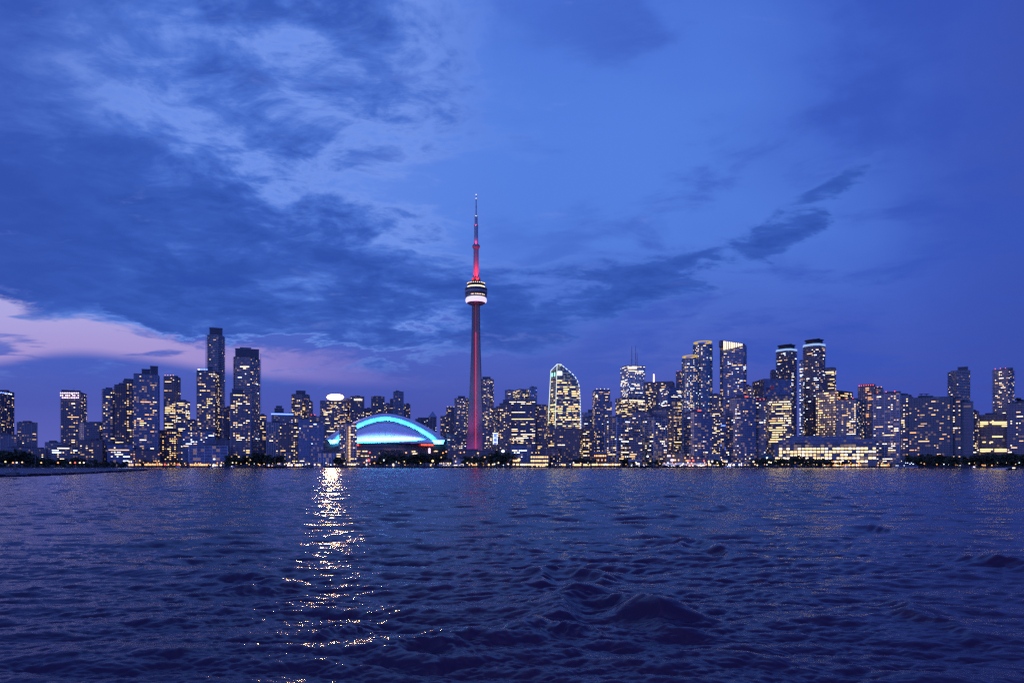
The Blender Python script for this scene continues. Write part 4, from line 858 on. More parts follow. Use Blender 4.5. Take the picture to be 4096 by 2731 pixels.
# ---------------------------------------------------------------- the stadium
def text(body, size, mat, parent, loc, rot, name='lettering', sx=1.0):
    c = bpy.data.curves.new(name, 'FONT'); c.body = body; c.size = size; c.extrude = .12; c.align_x = 'CENTER'; c.align_y = 'CENTER'; c.offset = .03*size
    c.materials.append(mat); o = bpy.data.objects.new(name, c); COL.objects.link(o); o.parent = parent; o.location = loc; o.rotation_euler = rot; o.scale = (sx,1,1)
    bpy.context.view_layer.update()
    me = bpy.data.meshes.new_from_object(o.evaluated_get(bpy.context.evaluated_depsgraph_get()))
    q = bpy.data.objects.new(name, me); COL.objects.link(q); q.parent = parent; q.location = loc; q.rotation_euler = rot; q.scale = (sx,1,1)
    bpy.data.objects.remove(o)
    if not me.materials: me.materials.append(mat)
    return q
def stadium():
    D0 = 1470.0; cx = px(1541, D0); root = empty('stadium', (cx, D0, GZ)); tag(root, 'domed stadium with white arched roof bathed in cyan light', 'stadium')
    W = lambda X, D: px(X, D) - cx
    Zt = lambda Y, D: pz(Y, D) - GZ
    skin = pmat('roof_membrane', (.80,.80,.82), .55, noise=.04, nscale=.1); wallm = pmat('stadium_concrete', (.22,.17,.17), .85, noise=.15, nscale=.05)
    NS = 48
    def arch(a, ap, base, D, c0=1542, ex=1.75):
        return [(W(c0 + a*s, D), D-D0, Zt(base - (base-ap)*(1-abs(s)**ex), D)) for s in [-1+2*i/NS for i in range(NS+1)]]
    def loft(b, A, Bc, m=0):
        for i in range(NS): b.face([A[i],A[i+1],Bc[i+1],Bc[i]], m)
    def skinmesh(curves, name, mat, smooth=True):
        b = MB()
        for A, Bc in zip(curves[:-1], curves[1:]): loft(b, A, Bc)
        return b.build(name, mat, root, smooth=smooth, weld=True)
    # arched panel: steep lit face, then the crown rolling back
    c2 = arch(199,1681,1768,1391); c1 = arch(221,1664,1762,1399); c0 = arch(240,1655,1757,1424); cb = arch(243,1653.5,1757,1475); cd = arch(236,1672,1764,1540)
    mid = [tuple((np.array(p)+np.array(q))/2 + np.array((0,-1.6,.5))) for p, q in zip(c2, c1)]
    mid2 = [tuple((np.array(p)+np.array(q))/2 + np.array((0,-1.5,1.0))) for p, q in zip(c1, c0)]
    skinmesh([c2, mid, c1, mid2, c0, cb, cd], 'arch_panel', skin)
    g1 = arch(195,1684.5,1769.5,1395); skinmesh([c2, g1], 'roof_joint', pmat('joint_black', (.01,.01,.012), .6))
    c3 = arch(195,1684.2,1769.5,1388); c4 = arch(191.5,1688.3,1770,1386.5)
    skinmesh([[(p[0],p[1]+5,p[2]+.2) for p in c3], c3, c4], 'arch_rim', skin)
    # front panel: quarter dome from the ledge up to the rim
    rows = []
    base = [(W(1542+191*s,1371), 1371-D0, Zt(1771,1371)) for s in [-1+2*i/NS for i in range(NS+1)]]
    top = arch(190,1689.5,1770.5,1388)
    for t in [0,.06,.14,.24,.36,.5,.66,.83,1]:
        hf = math.sin(t*math.pi/2); df = 1-math.cos(t*math.pi/2)
        rows.append([(p[0]+(q[0]-p[0])*t, p[1]+(q[1]-p[1])*df**1.0, p[2]+(q[2]-p[2])*(hf*.55+t*.45)) for p, q in zip(base, top)])
    skinmesh(rows, 'front_panel', skin)
    for X in (1521, 1545, 1568):      # seams
        i = int((X-1542+191)/382*NS); b = MB()
        for r0, r1 in zip(rows[3:6], rows[4:7]): b.tube(Vector(r0[i])+Vector((0,-.5,.3)), Vector(r1[i])+Vector((0,-.5,.3)), .25,.25,4)
        b.build('seam', SLABM['white'], root)
    # bogie housings at both ends
    for (xa, xb, xc_, xd, yt, yb) in ((1311,1358,1320,1352,1758,1773),(1730,1778,1737,1773,1760,1775)):
        D = 1384; b = MB()
        f = [(W(xa,D),D-D0,Zt(yt,D)),(W(xc_,D),D-D0,Zt(yb,D)),(W(xd,D),D-D0,Zt(yb,D)),(W(xb,D),D-D0,Zt(yt,D))]
        g = [(p[0],p[1]+34,p[2]) for p in f]
        b.face(f); b.face(g[::-1])
        for i in range(4): b.face([f[i],g[i],g[(i+1)%4],f[(i+1)%4]])
        b.build('bogie_housing', skin, root)
    # drum
    zt = Zt(1771.5, 1368); b = MB(); rx, ry = 123, 100
    ring = lambda f, n=72: [(rx*f*math.cos(2*math.pi*i/n), ry*f*math.sin(2*math.pi*i/n)) for i in range(n)]
    b.prism(ring(1.0), 0, zt-6); b.prism(ring(1.012), zt-6, zt-5.2, 1); b.prism(ring(.985), zt-5.2, zt, 0)
    b.build('drum', [wallm, SLABM['brown']], root)
    for (X0, X1, yt, D) in ((1298,1336,1757,1455),(1752,1792,1764,1455)):
        b = MB(); P = [(W(X0,D)+ (0 if X0 < 1500 else 0), D-D0-10),(W(X1,D), D-D0-22 if X0 < 1500 else D-D0-2),(W(X1,D), D-D0+40),(W(X0,D), D-D0+40)]
        if area2(P) < 0: P.reverse()
        b.prism(P, 0, Zt(yt,D)); b.build('shoulder', wallm, root)
    # concourse windows and lit doors
    def onwall(X, Y, w, h, k, off=.8):
        x = px(X, 1372)-cx; x = max(-118, min(118, x*1.0)); y = -ry*math.sqrt(max(.02, 1-(x/rx)**2))
        x = px(X, D0+y)-cx; y = -ry*math.sqrt(max(.02, 1-(x/rx)**2)); a = math.atan2(x*ry*ry, -y*rx*rx) if False else math.atan((ry/rx)*(x/rx)/math.sqrt(max(.02,1-(x/rx)**2)))
        nx, ny = x/rx**2, y/ry**2; l = math.hypot(nx, ny)
        return win(root, k, x+nx/l*off, y+ny/l*off, Zt(Y, D0+y), a, w, h, .5)
    rg = random.Random(3)
    for (X0, X1, Y) in ((1428,1474,1804),(1428,1446,1814),(1452,1474,1823),(1428,1448,1823),(1520,1612,1801),(1518,1612,1812),(1530,1570,1823),(1650,1675,1805),(1652,1672,1814),(1738,1752,1804)):
        X = X0
        while X < X1:
            w = rg.choice([1.2,1.8,3]); 
            if rg.random() < .72: onwall(X, Y+rg.uniform(-.4,.4), w, 1.5 if Y != 1812 else 2.4, rg.choice('ppyw'))
            X += w/1372*F + 1.4
    bb = MB(); bb.obox((px(1565,1368)-cx, 1368.5-D0), (1,0), (0,1), 22, 1.2, Zt(1826,1368), Zt(1798,1368)); bb.build('glazed_concourse', FM['dark'], root)
    onwall(1718, 1802, 3.2, 9, 'm')
    # name signs
    redm = pmat('sign_red', (.2,.02,.02), .5, emit=(1,.10,.06), es=2.6); bk = pmat('sign_back', (.08,.01,.015), .6, emit=(.8,.02,.03), es=.22)
    for (Xc, wpx) in ((1702, 62),(1417, 60)):
        x = px(Xc, 1385)-cx; y = -ry*math.sqrt(1-(x/rx)**2); a = math.atan((ry/rx)*(x/rx)/math.sqrt(1-(x/rx)**2))
        nx, ny = x/rx**2, y/ry**2; l = math.hypot(nx, ny); x += nx/l*2; y += ny/l*2
        sg = empty('name_sign', (x, y, Zt(1779, D0+y))); sg.parent = root; sg.rotation_euler = (0,0,a)
        w = wpx/F*(D0+y)/abs(math.cos(a) - math.sin(a)*(x+cx)/(D0+y)) 
        b = MB(); b.box(-w/2-.6, w/2+.6, 0, .6, -2.5, 2.5); b.build('sign_board', bk, sg)
        t = text('ROGERS CENTRE', 4.2, redm, sg, (0,-.3,0), (R(90),0,0)); t.scale = (w*.94/ (4.2*9.05), 1, 1)
    # floodlights
    def strip(loc, tgt, sx, sy, power, color, nm='floodlight'):
        l = bpy.data.lights.new(nm, 'AREA'); l.shape = 'RECTANGLE'; l.size = sx; l.size_y = sy; l.energy = power; l.color = color; l.spread = R(88)
        o = bpy.data.objects.new(nm, l); COL.objects.link(o); o.parent = root; o.location = loc
        d = (Vector(tgt)-Vector(loc)).normalized()
        return o, d
    def aim(o, d, xaxis):
        z = -d; x = Vector(xaxis); x = (x - z*x.dot(z)).normalized(); y = z.cross(x)
        from mathutils import Matrix
        o.rotation_euler = Matrix((x, y, z)).transposed().to_euler()
    zb = Zt(1771,1371)
    o, d = strip((W(1542,1366),1366.5-D0,zb+.3), (W(1542,1371), 1373-D0, zb+8.5), 170, .8, 58000*LK, (.03,.58,1.0)); aim(o, d, (1,0,0))
    o, d = strip((W(1542,1364),1364.0-D0,zb+.6), (W(1542,1371), 1378-D0, zb+16), 190, .8, 17000, (.40,.16,1.0)); aim(o, d, (1,0,0)); o.data.spread = R(60)
    # along the arch: short strips standing before its lower edge
    n = 10
    for i in range(n):
        f0 = (i+.08)/n; f1 = (i+.92)/n
        g = lambda f: Vector(c2[min(NS, int(round(f*NS)))])
        a, b_ = g(f0), g(f1); m_ = (a+b_)/2; e = (b_-a)
        up = Vector((-e.z, 0, e.x)).normalized()
        if up.z < 0: up = -up
        loc = m_ + Vector((0,-9,0)) - up*.5; tgt = m_ + up*6.0
        o, d = strip(loc, tgt, e.length, .6, 18000*LK*e.length/22, (.02,.52,1.0)); aim(o, d, e.normalized())
    for sx in (-1, 1):
        X = 1330 if sx < 0 else 1755
        o, d = strip((W(X,1372),1372-D0,Zt(1778,1372)), (W(X,1390), 1390-D0, Zt(1755,1390)), 14, 2, 14000*LK, (.05,.45,1.0)); aim(o, d, (1,0,0))
LK = 1.0
stadium()

# white lettering on the black tower
text('NOBU', 5.2, WM['p'], rn, (4.5, min(p[1] for p in Pn)-.4, Hn-6.5), (R(90),0,0), name='lettering', sx=1.15)

# ---------------------------------------------------------------- the outlined tower with the curved shoulder
def outlined_tower():
    D = 1350.0; cx = px(2268, D); root = empty('office_tower', (cx, D, GZ)); tag(root, 'pale lit office tower with sloping curved top traced by white edge lights', 'office tower')
    Wx = lambda X, d=0: px(X, D+d) - cx
    Z = lambda Y: pz(Y, D) - GZ
    edge = [(1457,2243),(1463,2250),(1472,2261),(1482,2274),(1494,2288),(1506,2299),(1520,2308),(1535,2314),(1555,2317.5),(1600,2320),(1720,2323),(1862,2324)]
    def xr(Y):
        for (a,b),(c,d) in zip(edge[:-1], edge[1:]):
            if Y <= c: return b + (d-b)*(Y-a)/(c-a)
        return 2324
    xc = lambda Y: 2229 - (Y-1457)/283*9
    xl = lambda Y: 2204 - max(0, (Y-1475))/230*12
    fh = 3.95; nf = int(Z(1457)/fh)
    b = MB(); led = MB(); rg = random.Random(5)
    lt = []
    for f in range(nf+1):
        z0 = f*fh; z1 = min(z0+fh, Z(1457)); Y = HY - (z0+GZ-HC)*F/D; Y1 = HY - (z1+GZ-HC)*F/D
        Yt = max(Y1, 1457.5); yl = max(Yt, 1458+ (0)); 
        top_cut = 1474
        xlv = xl(Yt) if Yt > top_cut else xc(Yt)-2-(xc(Yt)-xl(top_cut)-2)*max(0,(Yt-1457)/(top_cut-1457))
        P = [(Wx(xc(Yt)),0),(Wx(xr(Yt)),0),(Wx(xr(Yt))+2,28),(Wx(xlv,24),24)]
        L = [math.dist(P[i], P[(i+1)%4]) for i in range(4)]; gi = 2 if Yt < 1500 else 0
        for i in range(4):
            a, c = P[i], P[(i+1)%4]; nb = max(1, round(L[i]/3)); b.face([(*a,z0),(*c,z0),(*c,z1-.5),(*a,z1-.5)], gi, [(i*50,f),(i*50+nb,f),(i*50+nb,f+1),(i*50,f+1)])
        b.prism(offset(P,.12), z1-.5, z1, 1)
        if Y < 1760:
            # side wall line lights on every floor, front wall on every third
            if f % 1 == 0 and rg.random() < .85: led.face([(P[3][0]-.3,P[3][1],z1-.34),(P[0][0]-.3,P[0][1]-.3,z1-.34),(P[0][0]-.3,P[0][1]-.3,z1),(P[3][0]-.3,P[3][1],z1)])
            if f % 3 == 0: led.box(P[0][0], P[1][0], -.5, -.2, z1-.3, z1)
            lt.append((P, z0, f, Yt))
    b.build('facade', [FM['office'], SLABM['grey'], FM['green']], root)
    led.build('line_light', pmat('soft_line_light', (.5,.5,.5), .5, emit=(.75,.95,.80), es=.45), root)
    n = 0; pool = []
    for (P, z0, f, Yt) in lt:
        if Yt < 1520: dens = .04
        elif Yt < 1600: dens = .20
        else: dens = .36
        for (a, c, nb) in ((P[0],P[1],14),(P[3],P[0],6)):
            j = 0; row = rg.choice([.3,1,1.4])
            while j < nb:
                if rg.random() < dens*row*(.8 if nb == 6 else 1):
                    r = rg.choice([1,2,2,3,4]); r = min(r, nb-j); t = (j+r/2)/nb; w = math.dist(a,c)/nb*r
                    pool.append((w, (a[0]+(c[0]-a[0])*t-(.15 if nb==6 else 0), a[1]+(c[1]-a[1])*t-.15), z0+1.75, math.atan2(c[1]-a[1], c[0]-a[0]), rg.choice('yyyw'))); j += r
                else: j += 1
    pool.sort(key=lambda q: -q[0])
    for q in pool[:99]: win(root, q[4], q[1][0], q[1][1], q[2], q[3], q[0]*.85, 1.7)
    mb = MB()
    for q in pool[99:]:
        ax = (math.cos(q[3]), math.sin(q[3])); mb.obox(q[1], ax, (-ax[1],ax[0]), q[0]*.45, .08, q[2]-.8, q[2]+.8)
    o = mb.build('window', WM['y'], root); o['kind'] = 'stuff'
    # white edge lights
    wl = pmat('edge_light', (.8,.8,.8), .5, emit=(.85,1.0,.82), es=1.15)
    def line(pts, r=.5):
        m = MB()
        for a, c in zip(pts[:-1], pts[1:]): m.tube(a, c, r, r, 5)
        m.build('edge_light', wl, root)
    line([(Wx(xc(Y))-.3,-.6,Z(Y)) for Y in (1740,1650,1560,1458)])
    line([(Wx(2229)-.3,-.6,Z(1457)),(Wx(2243),-.6,Z(1457))])
    line([(Wx(xl(Y),24)-.3,23.5,Z(Y)) for Y in (1700,1600,1475)] + [(Wx(2229)-.3,-.4,Z(1457))], .5)
    pts = [(Wx(xr(Y))+.2,-.6,Z(Y)) for Y in (1457,1463,1472,1482,1494,1506,1520,1535,1555,1600,1660,1718)]
    m = MB()
    for a, c in zip(pts[:-1], pts[1:]):
        a = Vector(a); c = Vector(c); n = max(1, int((c-a).length/5)); 
        for i in range(n):
            p = a+(c-a)*(i/n); q = a+(c-a)*((i+.62)/n); m.tube(p, q, .6,.6,5)
    m.build('edge_light', wl, root)
    for (x0, x1, y0, y1, dy) in ((2229.5,2248,1485,1501,-.7),):
        m = MB(); m.box(Wx(x0), Wx(x1), dy, dy+.3, Z(y1), Z(y0)); m.build('sign', WM['c'], root)
    for X in (2209,2219):
        t = (2228-X)/24; m = MB(); m.obox((Wx(X, 24*t)-.4, 24*t-.5), Vector((Wx(2204,24)-Wx(2228),24)).normalized(), Vector((-24,Wx(2204,24)-Wx(2228))).normalized(), 1.9, .2, Z(1502), Z(1487)); m.build('sign', WM['g'], root)
    m = MB(); m.tube((Wx(2245),10,Z(1472)),(Wx(2245),10,Z(1462)),.4,.3); m.box(Wx(2232),Wx(2242),8,16,Z(1457),Z(1455.5)); m.build('roof', M_ROOF, root)
    ROOTS['outlined'] = (root, 2258, D, 'white outlined tower')
outlined_tower()

# pyramid capped block by the stadium
r, P, H = block('office_block', 'small tower with an open glass pyramid cap east of the stadium roof', 1716, 1746, 1668, 1900, 0, style='wall', wall='dark', slab='grey', lit=.16, vb=1745, pal='pc')
m = MB(); w = 9.6; z1 = pz(1645,1900)-pz(1668,1900)
ap = (0,0,z1)
for a, c in (((-w,-w),(w,-w)),((w,-w),(w,w)),((w,w),(-w,w)),((-w,w),(-w,-w))):
    m.tube((*a,0),ap,.55,.4,5); m.tube((*a,0),(*c,0),.5,.5,5)
    m.face([(a[0]*.97,a[1]*.97,0),(c[0]*.97,c[1]*.97,0),(0,0,z1*.95)],1)
m.build('pyramid', [SLABM['grey'], pmat('pyramid_glass', (.12,.22,.34), .2)], r, loc=(0,0,H+.5))

BEAM = 1.0
# ---------------------------------------------------------------- the dazzling lamp on the hotel roof
hx = px(1341,1655)-hotel.location[0]; hy = 1655-hotel.location[1]; hz = pz(1588,1655)-GZ
m = MB(); m.lathe([(0,-6.2),(8.4,-5.8),(14.4,-3.9),(17.3,0),(14.4,3.9),(8.4,5.8),(0,6.2)], 24)
lampm = pmat('dazzling_lamp', (.8,.8,.8), .5, emit=(1.0,.62,.26), es=3.2)
o = m.build('roof_lamp', lampm, hotel, loc=(hx, hy, hz), smooth=True); o.scale = (1.15,.4,1.15)
ll = bpy.data.lights.new('roof_lamp_beam', 'AREA'); ll.shape = 'ELLIPSE'; ll.size = 35; ll.size_y = 12; ll.energy = 100000*BEAM; ll.color = (1.0,.46,.12); ll.spread = R(34)
lo = bpy.data.objects.new('roof_lamp_beam', ll); COL.objects.link(lo); lo.parent = hotel; lo.location = (hx, hy-4.4, hz)
lo.rotation_euler = (Vector((60,0,0)) - (hotel.location + lo.location)).to_track_quat('-Z','Y').to_euler()
m = MB()
for q in (-9,0,9): m.tube((q,0,0),(q,0,max(.6, hz-4-hotelH)),.5,.5,6)
m.build('lamp_stand', M_ROOF, hotel, loc=(hx, hy+3, hotelH))
# ---------------------------------------------------------------- words for where a small thing stands
def near(X, Dmax=1120):
    best = min(((abs(v[1]-X) + (60 if v[2] > Dmax else 0), v[3]) for v in ROOTS.values()), key=lambda q: q[0])
    return best[1]
ORD = ['first','second','third','fourth','fifth','sixth','seventh','eighth','ninth','tenth','eleventh','twelfth','thirteenth','fourteenth','fifteenth','sixteenth','seventeenth','eighteenth','nineteenth','twentieth']
LAND = [(0,'the west park tower with blue lamps'),(110,'the small square dark block'),(180,'the low western terraces'),(295,'the magenta lamp tower'),(375,'the curved roof block'),(470,'the stepped tower row'),(590,'the tallest stepped tower'),
        (690,'the slanted office pair'),(760,'the bright office block'),(835,'the low waterfront glass house'),(965,'the broad dark tower'),(1040,'the slim dark block'),(1105,'the white stair column'),(1160,'the violet cornice hotel'),
        (1215,'the narrow blue glass tower'),(1264,'the wider blue glass tower'),(1310,'the colonnade house'),(1392,'the slim stadium tower'),(1460,'the west end of the stadium'),(1545,'the middle of the stadium'),(1650,'the east half of the stadium'),
        (1740,'the stadium name sign'),(1830,'the glazed hall by the stadium'),(1903,'the great concrete tower'),(1960,'the foot of the great tower'),(2010,'the brown ribbed tower'),(2080,'the wide office slab'),(2160,'the quay pavilions'),
        (2260,'the white outlined tower'),(2350,'the tan flats'),(2410,'the blue logo tower'),(2470,'the first white framed tower'),(2540,'the dim brown quay flats'),(2615,'the second white framed tower'),(2690,'the golden rooms slab'),
        (2790,'the golden crowned pair'),(2865,'the golden storeys slab'),(2960,'the curved quay tower'),(3060,'the round logo tower'),(3140,'the west collared tower'),(3255,'the east collared tower'),(3380,'the middle of the warehouse'),
        (3470,'the east end of the warehouse'),(3550,'the pale grid faced tower'),(3640,'the narrow gap tower'),(3715,'the banded apartment wall'),(3805,'the concrete pier'),(3870,'the twin concrete shafts'),(3970,'the yellow windowed office block'),(4070,'the rippling tower')]
def place(X): return min(LAND, key=lambda q: abs(q[0]-X))[1]
CNT = {}
def uniq(fmt, X):
    """a label that says below which tower the thing stands, counted from the west"""
    p = place(X); k = (fmt, p); CNT[k] = CNT.get(k, 0) + 1
    n = CNT[k]
    return fmt.format(ORD[min(n-1, 19)], p)

# ---------------------------------------------------------------- trees
FOL = pmat('foliage', (.050,.065,.032), .85, noise=.6, nscale=.35); BARK = pmat('bark', (.05,.04,.035), .9)
def make_crown(seed, rx, rz, n=420):
    rg = np.random.default_rng(seed); b = MB()
    blobs = [(rg.normal(0,.45,3)*(rx,rx,rz*.8), rg.uniform(.35,.6)) for _ in range(9)]
    for _ in range(n):
        c, s = blobs[rg.integers(9)]
        d = rg.normal(size=3); d /= np.linalg.norm(d)
        p = c + d*np.array((rx,rx,rz))*s*rg.uniform(.6,1.05)
        q = rg.uniform(.45,1.0); u = rg.normal(size=3); u /= np.linalg.norm(u); w = np.cross(u, rg.normal(size=3)); w /= np.linalg.norm(w)
        b.face([tuple(p-u*q-w*q*.6), tuple(p+u*q-w*q*.4), tuple(p+u*q*.7+w*q), tuple(p-u*q*.8+w*q*.8)])
    return b.mesh('crown', [FOL])
def make_trunk(h, seed):
    rg = random.Random(seed); b = MB(); b.tube((0,0,0),(0,0,h*.5),.28,.2,6)
    for k in range(5):
        a = rg.uniform(0,6.28); b.tube((0,0,h*(.3+.05*k)),(math.cos(a)*h*.22,math.sin(a)*h*.22,h*.72),.13,.05,5)
    return b.mesh('trunk', [BARK])
CR = [make_crown(20+i, 4.6, 4.4) for i in range(5)]; CRT = [make_crown(40+i, 2.6, 5.6, 340) for i in range(3)]
TR = [make_trunk(10, i) for i in range(3)]
rt = random.Random(11)
def tree(X, yt, D, base=GZ, tall=False, fmt='{} dark tree from the west below {}', group='trees along the waterfront'):
    x = px(X, D); h = pz(yt, D) - base; h = max(3, h)
    r = empty('tree', (x, D, base)); tag(r, uniq(fmt, X), 'tree', group)
    c = bpy.data.objects.new('crown', rt.choice(CRT if tall else CR)); COL.objects.link(c); c.parent = r
    s = h/11.0; c.location = (0,0,h*.60); c.scale = (s*rt.uniform(.9,1.3), s, s*rt.uniform(.85,1.05)); c.rotation_euler = (0,0,rt.uniform(0,6))
    t = bpy.data.objects.new('trunk', rt.choice(TR)); COL.objects.link(t); t.parent = r; t.scale = (s*1.2,s*1.2,h/10)
def row(x0, x1, y0, y1, D, step, **k):
    X = x0
    while X < x1:
        tree(X, rt.uniform(y0, y1), D + rt.uniform(-6, 6), **k); X += step*rt.uniform(.75, 1.25)
IS = dict(base=1.2, fmt='{} island tree from the west in front of {}', group='trees on the western island')
row(-25, 130, 1797, 1812, 640, 24, **IS); row(130, 330, 1822, 1838, 650, 26, **IS); row(330, 510, 1836, 1850, 640, 22, **IS)
row(-20, 500, 1850, 1858, 610, 34, **dict(IS, fmt='{} low island tree before {}'))
for a in [(545,640,1835,1846,996,19),(660,735,1838,1850,996,17),(918,1000,1820,1840,994,17),(1000,1132,1812,1830,992,16),(1345,1372,1822,1830,994,16),(1480,1530,1835,1845,996,15),(1530,1640,1815,1830,992,15),(1640,1765,1808,1828,992,15),
          (1790,1850,1832,1846,996,17),(1850,1990,1822,1838,992,15),(1985,2040,1800,1815,991,15),(2200,2290,1842,1850,996,20),(2290,2380,1830,1842,996,17),(2500,2560,1830,1840,996,17),(2600,2660,1836,1846,996,18),
          (2862,2900,1835,1845,993,15),(3020,3110,1828,1842,992,16),(3110,3330,1822,1840,990,17),(3330,3420,1838,1850,990,20),(3636,3770,1814,1830,992,15),(3770,3830,1820,1834,992,15),(3880,3960,1812,1826,992,15),(3960,4110,1812,1828,992,15)]:
    row(*a)
for a in [(3640,3840,1838,1848,989,22),(3890,4105,1836,1846,989,22),(1540,1760,1838,1846,989,24),(3120,3320,1842,1850,988,26)]:
    row(*a, fmt='{} low tree at the quay below {}')
# tree on the roof at the east edge
ro = ROOTS['banded apartment wall with a tree on its roof at the frame edge'][0]
r_ = empty('tree', (px(4080,1008), 1008, pz(1612,1006))); tag(r_, 'windswept tree growing on the roof at the frame edge', 'tree')
c = bpy.data.objects.new('crown', CR[1]); COL.objects.link(c); c.parent = r_; c.location = (0,0,4.6); c.scale = (1.3,1,.6)
t = bpy.data.objects.new('trunk', TR[0]); COL.objects.link(t); t.parent = r_; t.scale = (.8,.8,.5)

# ---------------------------------------------------------------- street lamps
def lamp_parts(k, hh):
    p = MB(); p.tube((0,0,0),(0,0,hh),.16,.10,6); p.tube((0,0,hh),(0,-1.0,hh+.3),.09,.07,5)
    l = MB(); l.lathe([(0,-.75),(.75,-.35),(.85,.2),(.45,.7),(0,.85)],8)
    return p.mesh('pole', [M_ROOF]), l.mesh('lamp_head', [WM[k]])
LP = {k: lamp_parts(k, 9) for k in 'ypocwr'}
KN = {'y':'yellow','p':'pale','o':'orange','c':'cool white','w':'warm','r':'red'}
def lamp(X, Y, D, k, s=1.0, base=GZ):
    z = pz(Y, D) - base; r = empty('street_lamp', (px(X,D), D, base)); tag(r, uniq('{} '+KN[k]+' lamp from the west before {}', X), 'street lamp', 'lamps along the waterfront')
    a, b = LP[k]
    o = bpy.data.objects.new('pole', a); COL.objects.link(o); o.parent = r; o.scale = (1,1,max(.1,z/9.3))
    o = bpy.data.objects.new('lamp_head', b); COL.objects.link(o); o.parent = r; o.location = (0,-1.0,z); o.scale = (s,s,s)
rl = random.Random(21)
for (X,Y,k,s) in [(1375,1787,'w',.9),(1480,1809,'r',1.2),(1625,1810,'o',1.3),(1489,1828,'w',1.1),(1501,1827,'w',1.1),(1476,1840,'r',1.7),(1535,1840,'c',1.7),(1585,1846,'c',.9),(1617,1846,'y',1.5),(1676,1846,'y',.9),(1731,1843,'y',1.8),(1772,1811,'o',1.2),(1785,1806,'o',1.2),
                  (1842,1810,'o',1.1),(1857,1808,'o',1.1),(1912,1812,'w',1.4),(1765,1829,'w',1),(1819,1824,'w',1),(1890,1829,'w',1),(1939,1828,'w',1.1),(2076,1838,'w',2.4),(2012,1804,'c',2.4),(2590,1825,'c',1.6),(1002,1838,'y',1.6),(2128,1810,'w',1),(2144,1810,'w',1),(2155,1810,'w',1),
                  (2740,1831,'o',1.3),(2768,1831,'o',1.3),(2792,1831,'o',1.2),(2998,1833,'c',1),(3013,1846,'p',1.4),(3103,1843,'p',1.6),(3075,1848,'p',1.2),(2886,1838,'p',1),(3790,1848,'o',1),(3990,1850,'p',1.2)]:
    lamp(X, Y, 988, k, s)
for (X, k) in [(25,'y'),(55,'o'),(70,'p'),(92,'w'),(168,'w'),(235,'o'),(284,'w'),(303,'r'),(322,'p'),(338,'p')]:
    lamp(X, 1847+rl.uniform(-2,5) if X < 100 else 1850, 604, k, .75, 1.2)
for a, b, n in ((560,900,28),(930,1350,28),(1370,1500,8),(1500,1760,10),(1860,2060,14),(2180,2400,14),(2400,2640,8),(2640,3100,24),(3120,3560,28),(3600,4090,22)):
    for i in range(n):
        X = a + (b-a)*(i+rl.random())/n; lamp(X, rl.uniform(1849,1860), 986.5+rl.random()*3, rl.choice('wwypoc' if a not in (560,3120) else 'owyo'), rl.uniform(.6,1.15))

# ---------------------------------------------------------------- low houses on the quay
def hut(label, x0, x1, yt, D, wall='grey', roof='grey', lit=.5, pal='yw', name='pavilion', cat='pavilion', dep=10, gable=False, rows=1, posts=True):
    rg = random.Random(int(x0*3+yt)); cx = px((x0+x1)/2, D); W = (x1-x0)/F*D; H = max(2.6, pz(yt, D)-GZ)
    r = empty(name, (cx, D, GZ)); tag(r, label, cat)
    b = MB(); b.box(-W/2+.5, W/2-.5, 1, dep, 0, H-.5); b.build('wall', pmat('hut_'+wall, {'grey':(.18,.17,.18),'brown':(.16,.11,.09),'white':(.5,.5,.52),'teal':(.08,.20,.22),'tan':(.38,.26,.16)}[wall], .8), r)
    b = MB()
    if gable:
        b.face([(-W/2,0,H-.5),(W/2,0,H-.5),(W/2,dep/2,H+1.8),(-W/2,dep/2,H+1.8)]); b.face([(-W/2,dep/2,H+1.8),(W/2,dep/2,H+1.8),(W/2,dep+1,H-.5),(-W/2,dep+1,H-.5)])
        for s in (-1,1): b.face([(s*W/2,0,H-.5),(s*W/2,dep+1,H-.5),(s*W/2,dep/2,H+1.8)])
    else: b.box(-W/2, W/2, 0, dep+1, H-.5, H)
    b.build('roof', SLABM[roof], r)
    if posts:
        n = max(2, int(W/5))
        for i in range(n+1): 
            q = MB(); q.box(-.14,.14,-.14,.14,0,H-.5); q.build('post', SLABM[roof], r, loc=(-W/2+.3+(W-.6)*i/n,.2,0))
    bay = 2.4; nb = max(1, int(W/bay))
    for f in range(rows):
        j = 0
        while j < nb:
            if rg.random() < lit:
                w = bay*rg.choice([.6,.85]); win(r, rg.choice(pal), -W/2+bay*(j+.5)+rg.uniform(-.2,.2), .9, (H-.6)*(f+.5)/rows, 0, w, min(2.2, (H-.6)/rows*.6))
            j += 1
    return r
hut('orange lit pavilion with posts at the harbour mouth', 540, 566, 1832, 992, 'tan', 'brown', .95, 'oa', dep=8, rows=2)
hut('small white harbour office beside the orange pavilion', 512, 534, 1838, 992, 'white', 'grey', .5, 'pw', rows=2)
hut('row of amber shopfronts below the brown low flats', 575, 650, 1848, 990, 'brown', 'brown', .75, 'oaow')
hut('long red and amber arcade below the slanted office pair', 655, 748, 1846, 990, 'brown', 'brown', .8, 'oaro')
hut('glowing ground floor terrace of the glass waterfront house', 758, 832, 1850, 990, 'tan', 'grey', 1.0, 'aow')
hut('dim quay shed east of the glass waterfront house', 842, 900, 1853, 989, 'grey', 'grey', .5, 'wp')
hut('pale marquee with bright front beneath the broad dark tower', 998, 1046, 1822, 1002, 'white', 'white', .7, 'pm')
hut('white framed portal beside the white stair column', 1140, 1162, 1812, 998, 'grey', 'white', .4, 'w', rows=2)
hut('quay cafe with pink and white lights beside the moored tug', 1148, 1210, 1852, 989, 'grey', 'grey', .7, 'pmw')
